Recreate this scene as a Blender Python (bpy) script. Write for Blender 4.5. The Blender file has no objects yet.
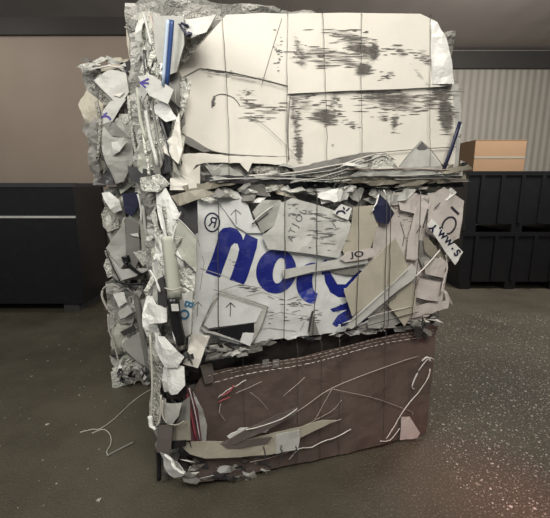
import bpy, bmesh, math, random
from mathutils import Vector, noise
from mathutils.geometry import delaunay_2d_cdt

# ------------------------------------------------------------------ camera, world, lights, exposure
SC = bpy.context.scene
COL = SC.collection
PITCH = math.radians(11.1); FPX = 377.0; CAM = Vector((0, 0, 1.6))
cd = bpy.data.cameras.new('camera'); cam = bpy.data.objects.new('camera', cd); COL.objects.link(cam)
cd.sensor_width = 36; cd.lens = FPX/550*36; cd.clip_start = .05
cam.location = CAM; cam.rotation_euler = (math.pi/2-PITCH, 0, 0)
SC.camera = cam
w = bpy.data.worlds.new('world'); SC.world = w; w.use_nodes = True
w.node_tree.nodes['Background'].inputs[0].default_value = (.9, .95, 1, 1)
w.node_tree.nodes['Background'].inputs[1].default_value = .22

def area(name, loc, target, size, power, color=(1, 1, 1), sy=None):
    d = bpy.data.lights.new(name, 'AREA'); d.energy = power; d.size = size; d.color = color
    if sy: d.shape = 'RECTANGLE'; d.size_y = sy
    o = bpy.data.objects.new(name, d); COL.objects.link(o); o.location = loc
    o.rotation_euler = (Vector(target)-Vector(loc)).to_track_quat('-Z', 'Y').to_euler()
    return o
area('bay_light_front', (.55, -.55, 3.75), (.2, 2.3, 1.75), 1.5, 94, (1, .95, .86))
area('fill_light_left', (-2.3, -.1, 3.5), (-.8, 2.7, .8), 1.4, 78, (1, .97, .9))  # added fill that brightens the left flank and the rear stack
area('wall_wash_light', (3.4, 4.4, 4.0), (3.0, 6.6, 1.6), 1.2, 130, (1, .95, .88))  # unseen light added to brighten the back wall, ceiling and right-hand floor
area('bay_light_back_left', (-4.2, 4.4, 4.0), (-3.6, 5.0, 1), .8, 14, (1, .93, .85))
sd = bpy.data.lights.new('red_tint_light', 'SPOT'); sd.energy = 16; sd.color = (1, .10, .08); sd.spot_size = math.radians(62); sd.spot_blend = .9; sd.shadow_soft_size = .08  # unseen red spot added for the reddish tint on the floor
so = bpy.data.objects.new('red_tint_light', sd); COL.objects.link(so); so.location = (1.5, 1.35, .95)
so.rotation_euler = (Vector((1.12, 1.68, 0))-Vector(so.location)).to_track_quat('-Z', 'Y').to_euler()
area('red_tint_fill', (2.2, 1.3, .5), (1.0, 2.2, .35), .3, .5, (1, .2, .17))  # added red fill for the tint on the bottom bale
vs = SC.view_settings
vs.view_transform = 'Standard'; vs.look = 'None'; vs.gamma = 1; vs.use_curve_mapping = False
vs.exposure = 0.16

# ------------------------------------------------------------------ helpers
RGT = Vector((1, 0, 0)); FWD = Vector((0, math.cos(PITCH), -math.sin(PITCH))); UPV = Vector((0, math.sin(PITCH), math.cos(PITCH)))
ZV = Vector((0, 0, 1))
def ray(x, y): return RGT*(x-275) + UPV*(259-y) + FWD*FPX
def floor_at(x, y, z=0):
    r = ray(x, y); return CAM + r*((z-CAM.z)/r.z)
def depth_at(x, y, Y):
    r = ray(x, y); return CAM + r*(Y/r.y)

class Face:
    """a vertical face of a bale: origin, horizontal direction U, outward normal N"""
    def __init__(s, A, B):
        A = Vector((A.x, A.y, 0)); B = Vector((B.x, B.y, 0))
        s.O = A; s.U = (B-A).normalized(); s.N = Vector((s.U.y, -s.U.x, 0)); s.W = (B-A).length
    def uz(s, x, y, off):
        r = ray(x, y); t = (off - s.N.dot(CAM-s.O))/s.N.dot(r)
        P = CAM + r*t
        return (P-s.O).dot(s.U), P.z
    def pt(s, u, z, off): return s.O + s.U*u + ZV*z + s.N*off

def tag(o, label=None, cat=None, group=None, kind=None):
    for k, v in (('label', label), ('category', cat), ('group', group), ('kind', kind)):
        if v: o[k] = v
    return o
def empty(name, loc, label, cat, group=None):
    o = bpy.data.objects.new(name, None); COL.objects.link(o); o.location = loc; o.empty_display_size = .1
    return tag(o, label, cat, group)
def world_loc(o):
    v = Vector((0, 0, 0))
    while o: v += Vector(o.location); o = o.parent
    return v
def mesh_obj(name, verts, faces, mat, parent=None, smooth=False, th=0, attr=None, loc=None):
    base = world_loc(parent) if parent else (Vector(loc) if loc else Vector((0, 0, 0)))
    me = bpy.data.meshes.new(name)
    me.from_pydata([Vector(v)-base for v in verts], [], faces); me.update()
    if smooth: me.polygons.foreach_set('use_smooth', [True]*len(me.polygons))
    if attr:
        a = me.attributes.new('scuff', 'FLOAT', 'POINT'); a.data.foreach_set('value', attr)
    me.materials.append(mat)
    o = bpy.data.objects.new(name, me); COL.objects.link(o)
    if parent: o.parent = parent
    elif loc: o.location = loc
    if th:
        m = o.modifiers.new('thick', 'SOLIDIFY'); m.thickness = th; m.offset = 0
    return o

def triangulate(poly, step, seed=0, jit=.3):
    """constrained triangulation of a 2d outline with inner points"""
    rnd = random.Random(seed)
    out = []
    n = len(poly)
    for i in range(n):
        a = Vector(poly[i]); b = Vector(poly[(i+1) % n]); k = max(1, int((b-a).length/step))
        for j in range(k): out.append(a.lerp(b, j/k))
    nb = len(out)
    xs = [p.x for p in out]; ys = [p.y for p in out]
    pts = list(out)
    def inside(x, y):
        c = False; j = nb-1
        for i in range(nb):
            if (out[i].y > y) != (out[j].y > y) and x < (out[j].x-out[i].x)*(y-out[i].y)/(out[j].y-out[i].y)+out[i].x: c = not c
            j = i
        return c
    y = min(ys)+step*.5
    while y < max(ys):
        x = min(xs)+step*.5
        while x < max(xs):
            px, py = x+rnd.uniform(-jit, jit)*step, y+rnd.uniform(-jit, jit)*step
            if inside(px, py) and min((abs(px-q.x)+abs(py-q.y)) for q in out) > step*.5: pts.append(Vector((px, py)))
            x += step
        y += step
    r = delaunay_2d_cdt(pts, [(i, (i+1) % nb) for i in range(nb)], [], 1, 1e-6)
    return r[0], [tuple(f) for f in r[2]]

def fold(p, seed, sc=7.0):
    q = Vector((p[0]*sc+seed*3.1, p[1]*sc-seed*1.7, seed*.77))
    a = noise.noise(q); b = noise.noise(q*2.3+Vector((5, 2, 1)))
    return (1-2.2*abs(a))*.65 + (1-2.2*abs(b))*.3 - .45

SEED = [0]
def jag(pts, amt, rnd):
    """roughen an outline given in (x,y,off)"""
    out = []
    n = len(pts)
    for i in range(n):
        a = pts[i]; b = pts[(i+1) % n]; L = math.hypot(a[0]-b[0], a[1]-b[1]); k = max(1, int(L/5))
        nx, ny = -(b[1]-a[1])/(L+1e-6), (b[0]-a[0])/(L+1e-6)
        for j in range(k):
            t = j/k; d = 0 if j == 0 else rnd.uniform(-amt, amt)
            out.append((a[0]+(b[0]-a[0])*t+nx*d, a[1]+(b[1]-a[1])*t+ny*d, a[2]+(b[2]-a[2])*t))
    return out

class Sheet: pass
def sheet(parent, face, pts, mat, off=.05, cr=.0, th=.004, name='plastic_sheet', tear=0, step=.03, sc=7., scuffs=None, bow=0, label=None):
    SEED[0] += 1; seed = SEED[0]; rnd = random.Random(seed)
    P = [(p[0], p[1], p[2] if len(p) > 2 else off) for p in pts]
    if tear: P = jag(P, tear, rnd)
    U = []
    for (x, y, o) in P:
        u, z = face.uz(x, y, o); U.append((u, z, o))
    if all(abs(o-U[0][2]) < 1e-6 for _, _, o in U):
        base = lambda u, z: U[0][2]
    else:
        def base(u, z):
            sw = so = 0
            for (a, b, o) in U:
                d = (a-u)**2+(b-z)**2+2e-4; wgt = 1/(d*d); sw += wgt; so += wgt*o
            return so/sw
    cu = sum(p[0] for p in U)/len(U); cz = sum(p[1] for p in U)/len(U)
    rad = max(math.hypot(p[0]-cu, p[1]-cz) for p in U)
    def surf(u, z):
        v = base(u, z) + (cr*fold((u, z), seed % 97, sc) if cr else 0)
        if bow: v += bow*(1-min(1, ((u-cu)**2+(z-cz)**2)/(rad*rad)))
        return v
    V, F = triangulate([(p[0], p[1]) for p in U], step, seed)
    verts = [face.pt(v[0], v[1], surf(v[0], v[1])) for v in V]
    attr = None
    if scuffs is not None:
        attr = []
        S = []
        for (x, y, rx, ry, ang, s) in scuffs:
            u, z = face.uz(x, y, off); S.append((u, z, rx*2.15/FPX, ry*2.15/FPX, math.radians(ang), s))
        for v in V:
            t = 0
            for (u, z, rx, ry, a, s) in S:
                du, dz = v[0]-u, v[1]-z; ca, sa = math.cos(a), math.sin(a)
                e = ((du*ca+dz*sa)/rx)**2+((-du*sa+dz*ca)/ry)**2
                t = max(t, s*math.exp(-e*1.2))
            attr.append(t)
    o = mesh_obj(name, verts, F, mat, parent, th=th, attr=attr)
    if label: o['label'] = label
    s = Sheet(); s.o = o; s.face = face; s.surf = surf; s.off = off; s.th = th
    return s

def on_sheet(s, x, y, lift=.0022):
    o = s.off
    for _ in range(3):
        u, z = s.face.uz(x, y, o); o = s.surf(u, z)
    u, z = s.face.uz(x, y, o)
    return s.face.pt(u, z, s.surf(u, z)+s.th*.5+lift)

def print_poly(s, polys, mat, name='printed_letter', step=.02):
    V, F = [], []
    for poly in polys:
        U = [s.face.uz(x, y, s.off) for x, y in poly]
        v, f = triangulate(U, step, 3)
        k = len(V)
        V += [s.face.pt(a[0], a[1], s.surf(a[0], a[1])+s.th*.5+.0018) for a in v]; F += [tuple(i+k for i in q) for q in f]
    return mesh_obj(name, V, F, mat, s.o)
def stroke_polys(pts, wid, closed=False):
    out = []
    n = len(pts); m = n if closed else n-1
    for i in range(m):
        a = Vector(pts[i]); b = Vector(pts[(i+1) % n]); d = (b-a)
        if d.length < 1e-5: continue
        d.normalize(); nn = Vector((-d.y, d.x))*wid/2; a = a-d*wid*.2; b = b+d*wid*.2
        out.append([tuple(a+nn), tuple(b+nn), tuple(b-nn), tuple(a-nn)])
    return out
def print_stroke(s, lines, wid, mat, name='printed_mark'):
    V, F = [], []
    for pts in lines:
        for q in stroke_polys(pts, wid):
            k = len(V); V += [on_sheet(s, x, y, .0018) for x, y in q]; F.append((k, k+1, k+2, k+3))
    return mesh_obj(name, V, F, mat, s.o)
def ring(cx, cy, rx, ry, a0=0, a1=360, n=28, rot=0):
    out = []
    for i in range(n+1):
        t = math.radians(a0+(a1-a0)*i/n); x, y = rx*math.cos(t), ry*math.sin(t); r = math.radians(rot)
        out.append((cx+x*math.cos(r)-y*math.sin(r), cy+x*math.sin(r)+y*math.cos(r)))
    return out
def band(cx, cy, ro, ri, rot=0, a0=0, a1=360, n=30, rot2=None, c2=None):
    """quads of an elliptical letter bowl between an outer and an inner ellipse"""
    O = ring(cx, cy, ro[0], ro[1], a0, a1, n, rot); I = ring(*(c2 or (cx, cy)), ri[0], ri[1], a0, a1, n, rot if rot2 is None else rot2)
    return [[O[i], O[i+1], I[i+1], I[i]] for i in range(n)]
def print_quads(s, quads, mat, name='printed_letter'):
    V, F = [], []
    for q in quads:
        k = len(V); V += [on_sheet(s, x, y, .0018) for x, y in q]; F.append(tuple(range(k, k+len(q))))
    return mesh_obj(name, V, F, mat, s.o)
def print_text(s, txt, x, y, size, ang, mat, flip=False, sx=1, name='printed_text', bold=0):
    """lettering; ang turns the reading direction in the face's plane (degrees, 0 reads left to right)"""
    c = bpy.data.curves.new('t', 'FONT'); c.body = txt; c.size = size; c.align_x = 'CENTER'; c.align_y = 'CENTER'; c.offset = bold
    t = bpy.data.objects.new('t', c); COL.objects.link(t)
    me = t.to_mesh(); a = math.radians(ang); V = []
    for v in me.vertices:
        X, Y = v.co.x*sx, v.co.y
        if flip: X = -X
        px, py = x+X*math.cos(a)-Y*math.sin(a), y-(X*math.sin(a)+Y*math.cos(a))
        V.append(on_sheet(s, px, py, .002))
    F = [tuple(p.vertices) for p in me.polygons]
    t.to_mesh_clear(); bpy.data.objects.remove(t); bpy.data.curves.remove(c)
    return mesh_obj(name, V, F, mat, s.o)

def streaks(s, blobs, seed, ink):
    rnd = random.Random(seed); Q = []
    for (x, y, rx, ry, ang, n, lmin, lmax) in blobs:
        a = math.radians(ang)
        for _ in range(n):
            X, Y = rnd.gauss(0, .5)*rx, rnd.gauss(0, .5)*ry
            cx, cy = x+X*math.cos(a)-Y*math.sin(a), y+X*math.sin(a)+Y*math.cos(a)
            L = rnd.uniform(lmin, lmax)*.5; h = rnd.uniform(.18, .55); t = rnd.uniform(-.05, .02)
            Q.append([(cx-L, cy-L*t), (cx-L*.3, cy-h-L*.3*t), (cx+L*.4, cy-h*.8+L*.4*t), (cx+L, cy+L*t), (cx+L*.3, cy+h+L*.3*t), (cx-L*.4, cy+h*.8-L*.4*t)])
    return tag(print_quads(s, Q, ink, 'scuff_streaks'), kind='stuff')

def tube_geo(P, r, n=6, flat=1.0):
    V, F = [], []
    m = len(P)
    for i, p in enumerate(P):
        rr = r[i] if isinstance(r, (list, tuple)) else r
        d = (P[min(i+1, m-1)]-P[max(i-1, 0)]).normalized()
        a = d.cross(Vector((.13, .3, .94)) if abs(d.z) < .9 else Vector((.2, -1, .1))).normalized(); b = d.cross(a)
        for k in range(n):
            t = 2*math.pi*k/n; V.append(p+a*math.cos(t)*rr+b*math.sin(t)*rr*flat)
    for i in range(m-1):
        for k in range(n): F.append((i*n+k, i*n+(k+1) % n, (i+1)*n+(k+1) % n, (i+1)*n+k))
    F.append(tuple(range(n))[::-1]); F.append(tuple((m-1)*n+k for k in range(n)))
    return V, F
def tube(name, P, r, mat, parent=None, n=6, flat=1.0, smooth=True, loc=None):
    V, F = tube_geo(P, r, n, flat)
    return mesh_obj(name, V, F, mat, parent, smooth, loc=loc)
def smooth_path(P, k=4):
    out = []
    n = len(P)
    for i in range(n-1):
        p0, p1, p2, p3 = P[max(i-1, 0)], P[i], P[i+1], P[min(i+2, n-1)]
        for j in range(k):
            t = j/k
            out.append(.5*((2*p1)+(p2-p0)*t+(2*p0-5*p1+4*p2-p3)*t*t+(3*p1-p0-3*p2+p3)*t**3))
    out.append(P[-1]); return out
def line(parent, face, pts, r, mat, off=.1, name='torn_edge', jit=0, k=3, flat=.6):
    rnd = random.Random(len(pts)*7+int(pts[0][0]*13))
    P = []
    for p in pts:
        o = p[2] if len(p) > 2 else off
        u, z = face.uz(p[0], p[1], o); P.append(face.pt(u, z, o))
    P = smooth_path(P, k)
    if jit: P = [p+Vector((rnd.uniform(-jit, jit), rnd.uniform(-jit, jit), rnd.uniform(-jit, jit))) for p in P]
    return tube(name, P, r, mat, parent, 6, flat)

def box_geo(c, s, rz=0, bev=0):
    bm = bmesh.new(); bmesh.ops.create_cube(bm, size=1)
    for v in bm.verts: v.co = Vector((v.co.x*s[0], v.co.y*s[1], v.co.z*s[2]))
    if bev: bmesh.ops.bevel(bm, geom=bm.edges[:], offset=bev, segments=2, affect='EDGES')
    V = []
    for v in bm.verts:
        x, y, z = v.co
        V.append(Vector((c[0]+x*math.cos(rz)-y*math.sin(rz), c[1]+x*math.sin(rz)+y*math.cos(rz), c[2]+z)))
    bm.verts.index_update(); F = [tuple(v.index for v in f.verts) for f in bm.faces]; bm.free()
    return V, F
def boxes(name, L, mat, parent=None, loc=None):
    V, F = [], []
    for b in L:
        v, f = box_geo(*b); k = len(V); V += v; F += [tuple(i+k for i in q) for q in f]
    return mesh_obj(name, V, F, mat, parent, loc=loc)

# ------------------------------------------------------------------ materials
def nodes(name):
    m = bpy.data.materials.new(name); m.use_nodes = True; nt = m.node_tree
    return m, nt, nt.nodes['Principled BSDF'], nt.nodes.new, nt.links.new
def plastic(name, col, rough=.5, dirt=.25, dirtcol=(.12, .11, .10), flute=0, scuff=False, spec=.4, patch=0, trans=0, wrinkle=0, dscale=9):
    m, nt, bs, N, L = nodes(name)
    tc = N('ShaderNodeTexCoord')
    n1 = N('ShaderNodeTexNoise'); n1.inputs['Scale'].default_value = dscale; n1.inputs['Detail'].default_value = 8; n1.inputs['Roughness'].default_value = .7
    L(tc.outputs['Object'], n1.inputs['Vector'])
    r1 = N('ShaderNodeMapRange'); r1.inputs[1].default_value = .48; r1.inputs[2].default_value = .78; r1.inputs[3].default_value = 0; r1.inputs[4].default_value = dirt
    L(n1.outputs['Fac'], r1.inputs[0])
    # scratches: stretched noise
    mp = N('ShaderNodeMapping'); mp.inputs['Scale'].default_value = (9, 9, 160); mp.inputs['Rotation'].default_value = (.05, .06, 0)
    n2 = N('ShaderNodeTexNoise'); n2.inputs['Scale'].default_value = 1; n2.inputs['Detail'].default_value = 3
    L(tc.outputs['Object'], mp.inputs[0]); L(mp.outputs[0], n2.inputs['Vector'])
    r2 = N('ShaderNodeMapRange'); r2.inputs[1].default_value = .62; r2.inputs[2].default_value = .75; r2.inputs[4].default_value = dirt*.9
    L(n2.outputs['Fac'], r2.inputs[0])
    ad = N('ShaderNodeMath'); ad.operation = 'MAXIMUM'; L(r1.outputs[0], ad.inputs[0]); L(r2.outputs[0], ad.inputs[1])
    last = ad.outputs[0]
    if scuff:
        at = N('ShaderNodeAttribute'); at.attribute_name = 'scuff'
        mp3 = N('ShaderNodeMapping'); mp3.inputs['Scale'].default_value = (7, 7, 95)
        n3 = N('ShaderNodeTexNoise'); n3.inputs['Scale'].default_value = 1.5; n3.inputs['Detail'].default_value = 9; n3.inputs['Roughness'].default_value = .75
        L(tc.outputs['Object'], mp3.inputs[0]); L(mp3.outputs[0], n3.inputs['Vector'])
        sm = N('ShaderNodeMath'); sm.operation = 'MULTIPLY_ADD'; sm.inputs[1].default_value = .62; L(at.outputs['Fac'], sm.inputs[0]); L(n3.outputs['Fac'], sm.inputs[2])
        r3 = N('ShaderNodeMapRange'); r3.inputs[1].default_value = .72; r3.inputs[2].default_value = .98; r3.inputs[4].default_value = .85
        L(sm.outputs[0], r3.inputs[0])
        a2 = N('ShaderNodeMath'); a2.operation = 'MAXIMUM'; L(last, a2.inputs[0]); L(r3.outputs[0], a2.inputs[1]); last = a2.outputs[0]
    mx = N('ShaderNodeMixRGB'); mx.inputs[1].default_value = (*col, 1); mx.inputs[2].default_value = (*dirtcol, 1); L(last, mx.inputs[0])
    src = mx.outputs[0]
    if patch:   # collage of pressed scraps in different plastics
        mpv = N('ShaderNodeMapping'); mpv.inputs['Scale'].default_value = (9, 9, 36)
        nz = N('ShaderNodeTexNoise'); nz.inputs['Scale'].default_value = 4; L(tc.outputs['Object'], nz.inputs['Vector'])
        mv = N('ShaderNodeMixRGB'); mv.inputs[0].default_value = .08; L(tc.outputs['Object'], mv.inputs[1]); L(nz.outputs['Color'], mv.inputs[2])
        vo = N('ShaderNodeTexVoronoi'); vo.inputs['Scale'].default_value = 1; L(mv.outputs[0], mpv.inputs[0]); L(mpv.outputs[0], vo.inputs['Vector'])
        rp = N('ShaderNodeValToRGB'); rp.color_ramp.interpolation = 'CONSTANT'
        e = rp.color_ramp.elements; e[0].color = (.05, .05, .05, 1); e[1].position = .18; e[1].color = (.2, .195, .18, 1)
        for p, c in ((.45, (.38, .37, .34, 1)), (.62, (.6, .58, .54, 1)), (.8, (.25, .245, .23, 1)), (.9, (.75, .74, .7, 1))):
            q = e.new(p); q.color = c
        L(vo.outputs['Color'], rp.inputs[0])
        m2 = N('ShaderNodeMixRGB'); m2.inputs[0].default_value = patch; L(src, m2.inputs[1]); L(rp.outputs[0], m2.inputs[2]); src = m2.outputs[0]
    L(src, bs.inputs['Base Color'])
    bs.inputs['Roughness'].default_value = rough; bs.inputs['Specular IOR Level'].default_value = spec
    if trans: bs.inputs['Subsurface Weight'].default_value = 0
    # bump: flutes of the twin-wall sheet and creases
    h = None
    if flute:
        wv = N('ShaderNodeTexWave'); wv.inputs['Scale'].default_value = 60; wv.inputs['Distortion'].default_value = .2; L(tc.outputs['Object'], wv.inputs['Vector'])
        h = wv.outputs['Fac']
        b = N('ShaderNodeBump'); b.inputs['Strength'].default_value = flute; b.inputs['Distance'].default_value = .002; L(h, b.inputs['Height'])
    b2 = N('ShaderNodeBump'); b2.inputs['Strength'].default_value = .25+wrinkle; b2.inputs['Distance'].default_value = .006+.02*wrinkle
    n4 = N('ShaderNodeTexNoise'); n4.inputs['Scale'].default_value = 16; n4.inputs['Detail'].default_value = 5; L(tc.outputs['Object'], n4.inputs['Vector'])
    if wrinkle:
        v4 = N('ShaderNodeTexVoronoi'); v4.feature = 'DISTANCE_TO_EDGE'; v4.inputs['Scale'].default_value = 13
        mv4 = N('ShaderNodeMixRGB'); mv4.inputs[0].default_value = .25; L(tc.outputs['Object'], mv4.inputs[1]); L(n4.outputs['Color'], mv4.inputs[2]); L(mv4.outputs[0], v4.inputs['Vector'])
        a4 = N('ShaderNodeMath'); a4.operation = 'ADD'; L(v4.outputs['Distance'], a4.inputs[0]); L(n4.outputs['Fac'], a4.inputs[1]); L(a4.outputs[0], b2.inputs['Height'])
    else: L(n4.outputs['Fac'], b2.inputs['Height'])
    if flute: L(b.outputs[0], b2.inputs['Normal'])
    L(b2.outputs[0], bs.inputs['Normal'])
    return m

M = {
 'cream': plastic('cream_sheet', (.76, .73, .66), .5, .06, scuff=True, dirtcol=(.06, .055, .05)),
 'white': plastic('white_sheet', (.70, .72, .71), .45, .28, dirtcol=(.25, .24, .22), flute=.1),
 'bright': plastic('bright_white', (.77, .77, .74), .35, .12, wrinkle=.2),
 'pink': plastic('pinkish_white', (.58, .535, .50), .5, .35, dirtcol=(.2, .17, .15)),
 'beige': plastic('beige_sheet', (.45, .42, .34), .5, .25),
 'grey': plastic('grey_sheet', (.40, .40, .37), .45, .35),
 'lightgrey': plastic('light_grey_sheet', (.56, .56, .53), .45, .4),
 'green': plastic('greenish_grey', (.42, .43, .37), .45, .2),
 'olive': plastic('tan_grey', (.27, .25, .20), .5, .3),
 'mid': plastic('mid_grey', (.22, .215, .20), .4, .4),
 'dark': plastic('dark_plastic', (.05, .05, .052), .35, .1),
 'black': plastic('black_plastic', (.012, .012, .014), .3, .05),
 'navy': plastic('navy_plastic', (.02, .022, .055), .35, .1),
 'brown': plastic('brown_sheet', (.130, .098, .086), .36, .6, dirtcol=(.075, .055, .048), spec=.35),
 'shadedbrown': plastic('shaded_brown_sheet', (.025, .02, .018), .4, .3, dirtcol=(.02, .018, .016)),  # brown darkened in the colour for the shade under the overhang
 'purpbrown': plastic('grey_brown_board', (.13, .11, .10), .5, .3),
 'film': plastic('clear_film', (.66, .66, .60), .22, .45, spec=.7, wrinkle=.9),
 'greyfilm': plastic('grey_film', (.40, .39, .35), .22, .5, spec=.7, wrinkle=.9),
 'core': plastic('pressed_scrap', (.20, .20, .185), .4, .4, patch=.62, wrinkle=.6),
 'coredark': plastic('pressed_dark_scrap', (.03, .028, .026), .4, .3, patch=.25, wrinkle=.6),
 'blue': plastic('blue_ink', (.008, .016, .19), .5, .35, dirtcol=(.25, .27, .5)),
 'bluefaint': plastic('scratched_blue_ink', (.03, .05, .36), .45, .9, dirtcol=(.5, .5, .55), dscale=30),
 'strap': plastic('blue_strap', (.03, .07, .22), .35, .2),
 'strapl': plastic('pale_blue_edge', (.45, .55, .70), .35, .1),
 'purple': plastic('purple_ink', (.07, .05, .28), .5, .1),
 'teal': plastic('teal_ink', (.03, .14, .26), .5, .2),
 'ink': plastic('dark_ink', (.03, .03, .04), .5, .1),
 'scuffink': plastic('scuff_black', (.13, .12, .11), .6, .6, dirtcol=(.45, .42, .38), dscale=40),
 'greyink': plastic('grey_ink', (.13, .13, .13), .5, .2),
 'red': plastic('red_stripe', (.42, .08, .10), .5, .15),
 'magenta': plastic('magenta_stripe', (.13, .05, .07), .5, .15),
 'whiteedge': plastic('white_torn_edge', (.74, .70, .66), .5, .2),
 'paleedge': plastic('pale_torn_edge', (.50, .42, .38), .5, .3),
 'carton': plastic('brown_cardboard', (.27, .17, .10), .8, .15),
}
def metal(name, col, rough=.4):
    m, nt, bs, N, L = nodes(name); bs.inputs['Base Color'].default_value = (*col, 1); bs.inputs['Metallic'].default_value = .8; bs.inputs['Roughness'].default_value = rough
    n = N('ShaderNodeTexNoise'); n.inputs['Scale'].default_value = 60; r = N('ShaderNodeMapRange'); r.inputs[3].default_value = rough-.1; r.inputs[4].default_value = rough+.2
    L(n.outputs[0], r.inputs[0]); L(r.outputs[0], bs.inputs['Roughness']); return m
M['wire'] = metal('steel_wire', (.16, .15, .14))
M['palewire'] = plastic('pale_wire', (.45, .43, .38), .5, .1)

def floor_mat():
    m, nt, bs, N, L = nodes('dirty_concrete')
    tc = N('ShaderNodeTexCoord')
    n1 = N('ShaderNodeTexNoise'); n1.inputs['Scale'].default_value = 1.3; n1.inputs['Detail'].default_value = 9; n1.inputs['Roughness'].default_value = .65; L(tc.outputs['Object'], n1.inputs[0])
    r = N('ShaderNodeValToRGB'); e = r.color_ramp.elements; e[0].position = .3; e[0].color = (.050, .043, .029, 1); e[1].position = .75; e[1].color = (.105, .092, .066, 1); L(n1.outputs[0], r.inputs[0])
    n2 = N('ShaderNodeTexNoise'); n2.inputs['Scale'].default_value = 90; n2.inputs['Detail'].default_value = 3; L(tc.outputs['Object'], n2.inputs[0])
    r2 = N('ShaderNodeMapRange'); r2.inputs[1].default_value = .55; r2.inputs[2].default_value = .68; r2.inputs[4].default_value = .75; L(n2.outputs[0], r2.inputs[0])
    mx = N('ShaderNodeMixRGB'); mx.inputs[2].default_value = (.30, .28, .25, 1); L(r.outputs[0], mx.inputs[1])
    sp = N('ShaderNodeSeparateXYZ'); L(tc.outputs['Object'], sp.inputs[0])   # the debris lies on the side right of the stack
    rx = N('ShaderNodeMapRange'); rx.inputs[1].default_value = .2; rx.inputs[2].default_value = 1.2; rx.inputs[3].default_value = .12; L(sp.outputs[0], rx.inputs[0])
    mm = N('ShaderNodeMath'); mm.operation = 'MULTIPLY'; L(r2.outputs[0], mm.inputs[0]); L(rx.outputs[0], mm.inputs[1]); L(mm.outputs[0], mx.inputs[0])
    L(mx.outputs[0], bs.inputs['Base Color'])
    r3 = N('ShaderNodeMapRange'); r3.inputs[3].default_value = .35; r3.inputs[4].default_value = .8; L(n1.outputs[0], r3.inputs[0]); L(r3.outputs[0], bs.inputs['Roughness'])
    b = N('ShaderNodeBump'); b.inputs['Strength'].default_value = .5; b.inputs['Distance'].default_value = .01; L(n2.outputs[0], b.inputs['Height']); L(b.outputs[0], bs.inputs['Normal'])
    return m
def wall_mat(name, c1, c2, scale=12, strength=.6):
    m, nt, bs, N, L = nodes(name)
    tc = N('ShaderNodeTexCoord'); wv = N('ShaderNodeTexWave'); wv.inputs['Scale'].default_value = scale/6; L(tc.outputs['Object'], wv.inputs['Vector'])
    n1 = N('ShaderNodeTexNoise'); n1.inputs['Scale'].default_value = 2; n1.inputs['Detail'].default_value = 6; L(tc.outputs['Object'], n1.inputs[0])
    mx = N('ShaderNodeMixRGB'); mx.inputs[1].default_value = (*c1, 1); mx.inputs[2].default_value = (*c2, 1); L(n1.outputs[0], mx.inputs[0]); L(mx.outputs[0], bs.inputs['Base Color'])
    b = N('ShaderNodeBump'); b.inputs['Strength'].default_value = strength; b.inputs['Distance'].default_value = .03; L(wv.outputs['Fac'], b.inputs['Height']); L(b.outputs[0], bs.inputs['Normal'])
    bs.inputs['Roughness'].default_value = .6
    return m

# ------------------------------------------------------------------ the setting
def structure(o): o['kind'] = 'structure'; return o
structure(boxes('floor', [((0, 3, -.05), (16, 14, .1))], floor_mat()))
structure(boxes('ceiling', [((0, 3, 4.55), (16, 14, .1))], wall_mat('grey_ceiling_panels', (.55, .50, .48), (.45, .42, .40), 3, .2)))
structure(boxes('wall_back', [((0, 9.1, 2.25), (16, .2, 4.5))], wall_mat('pale_ribbed_cladding', (.50, .47, .42), (.40, .38, .34))))
structure(boxes('trim_1', [((0, 8.93, 4.28), (16, .12, .34))], wall_mat('dark_beam', (.07, .065, .06), (.05, .05, .05), 3, .1)))
WZ = depth_at(105, 36, 5.84).z
structure(boxes('wall_left', [((-4.6, 5.9, WZ/2), (5.4, .12, WZ))], wall_mat('tan_partition', (.38, .31, .25), (.32, .26, .21), 4, .1)))
structure(boxes('wall_right', [((7.9, 3, 2.25), (.2, 14, 4.5))], wall_mat('ribbed_side_cladding', (.40, .37, .33), (.32, .30, .27))))
structure(boxes('trim_2', [((-4.6, 5.88, WZ+.11), (5.4, .2, .22))], wall_mat('dark_rail', (.04, .035, .03), (.03, .03, .03), 3, .1)))

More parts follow.
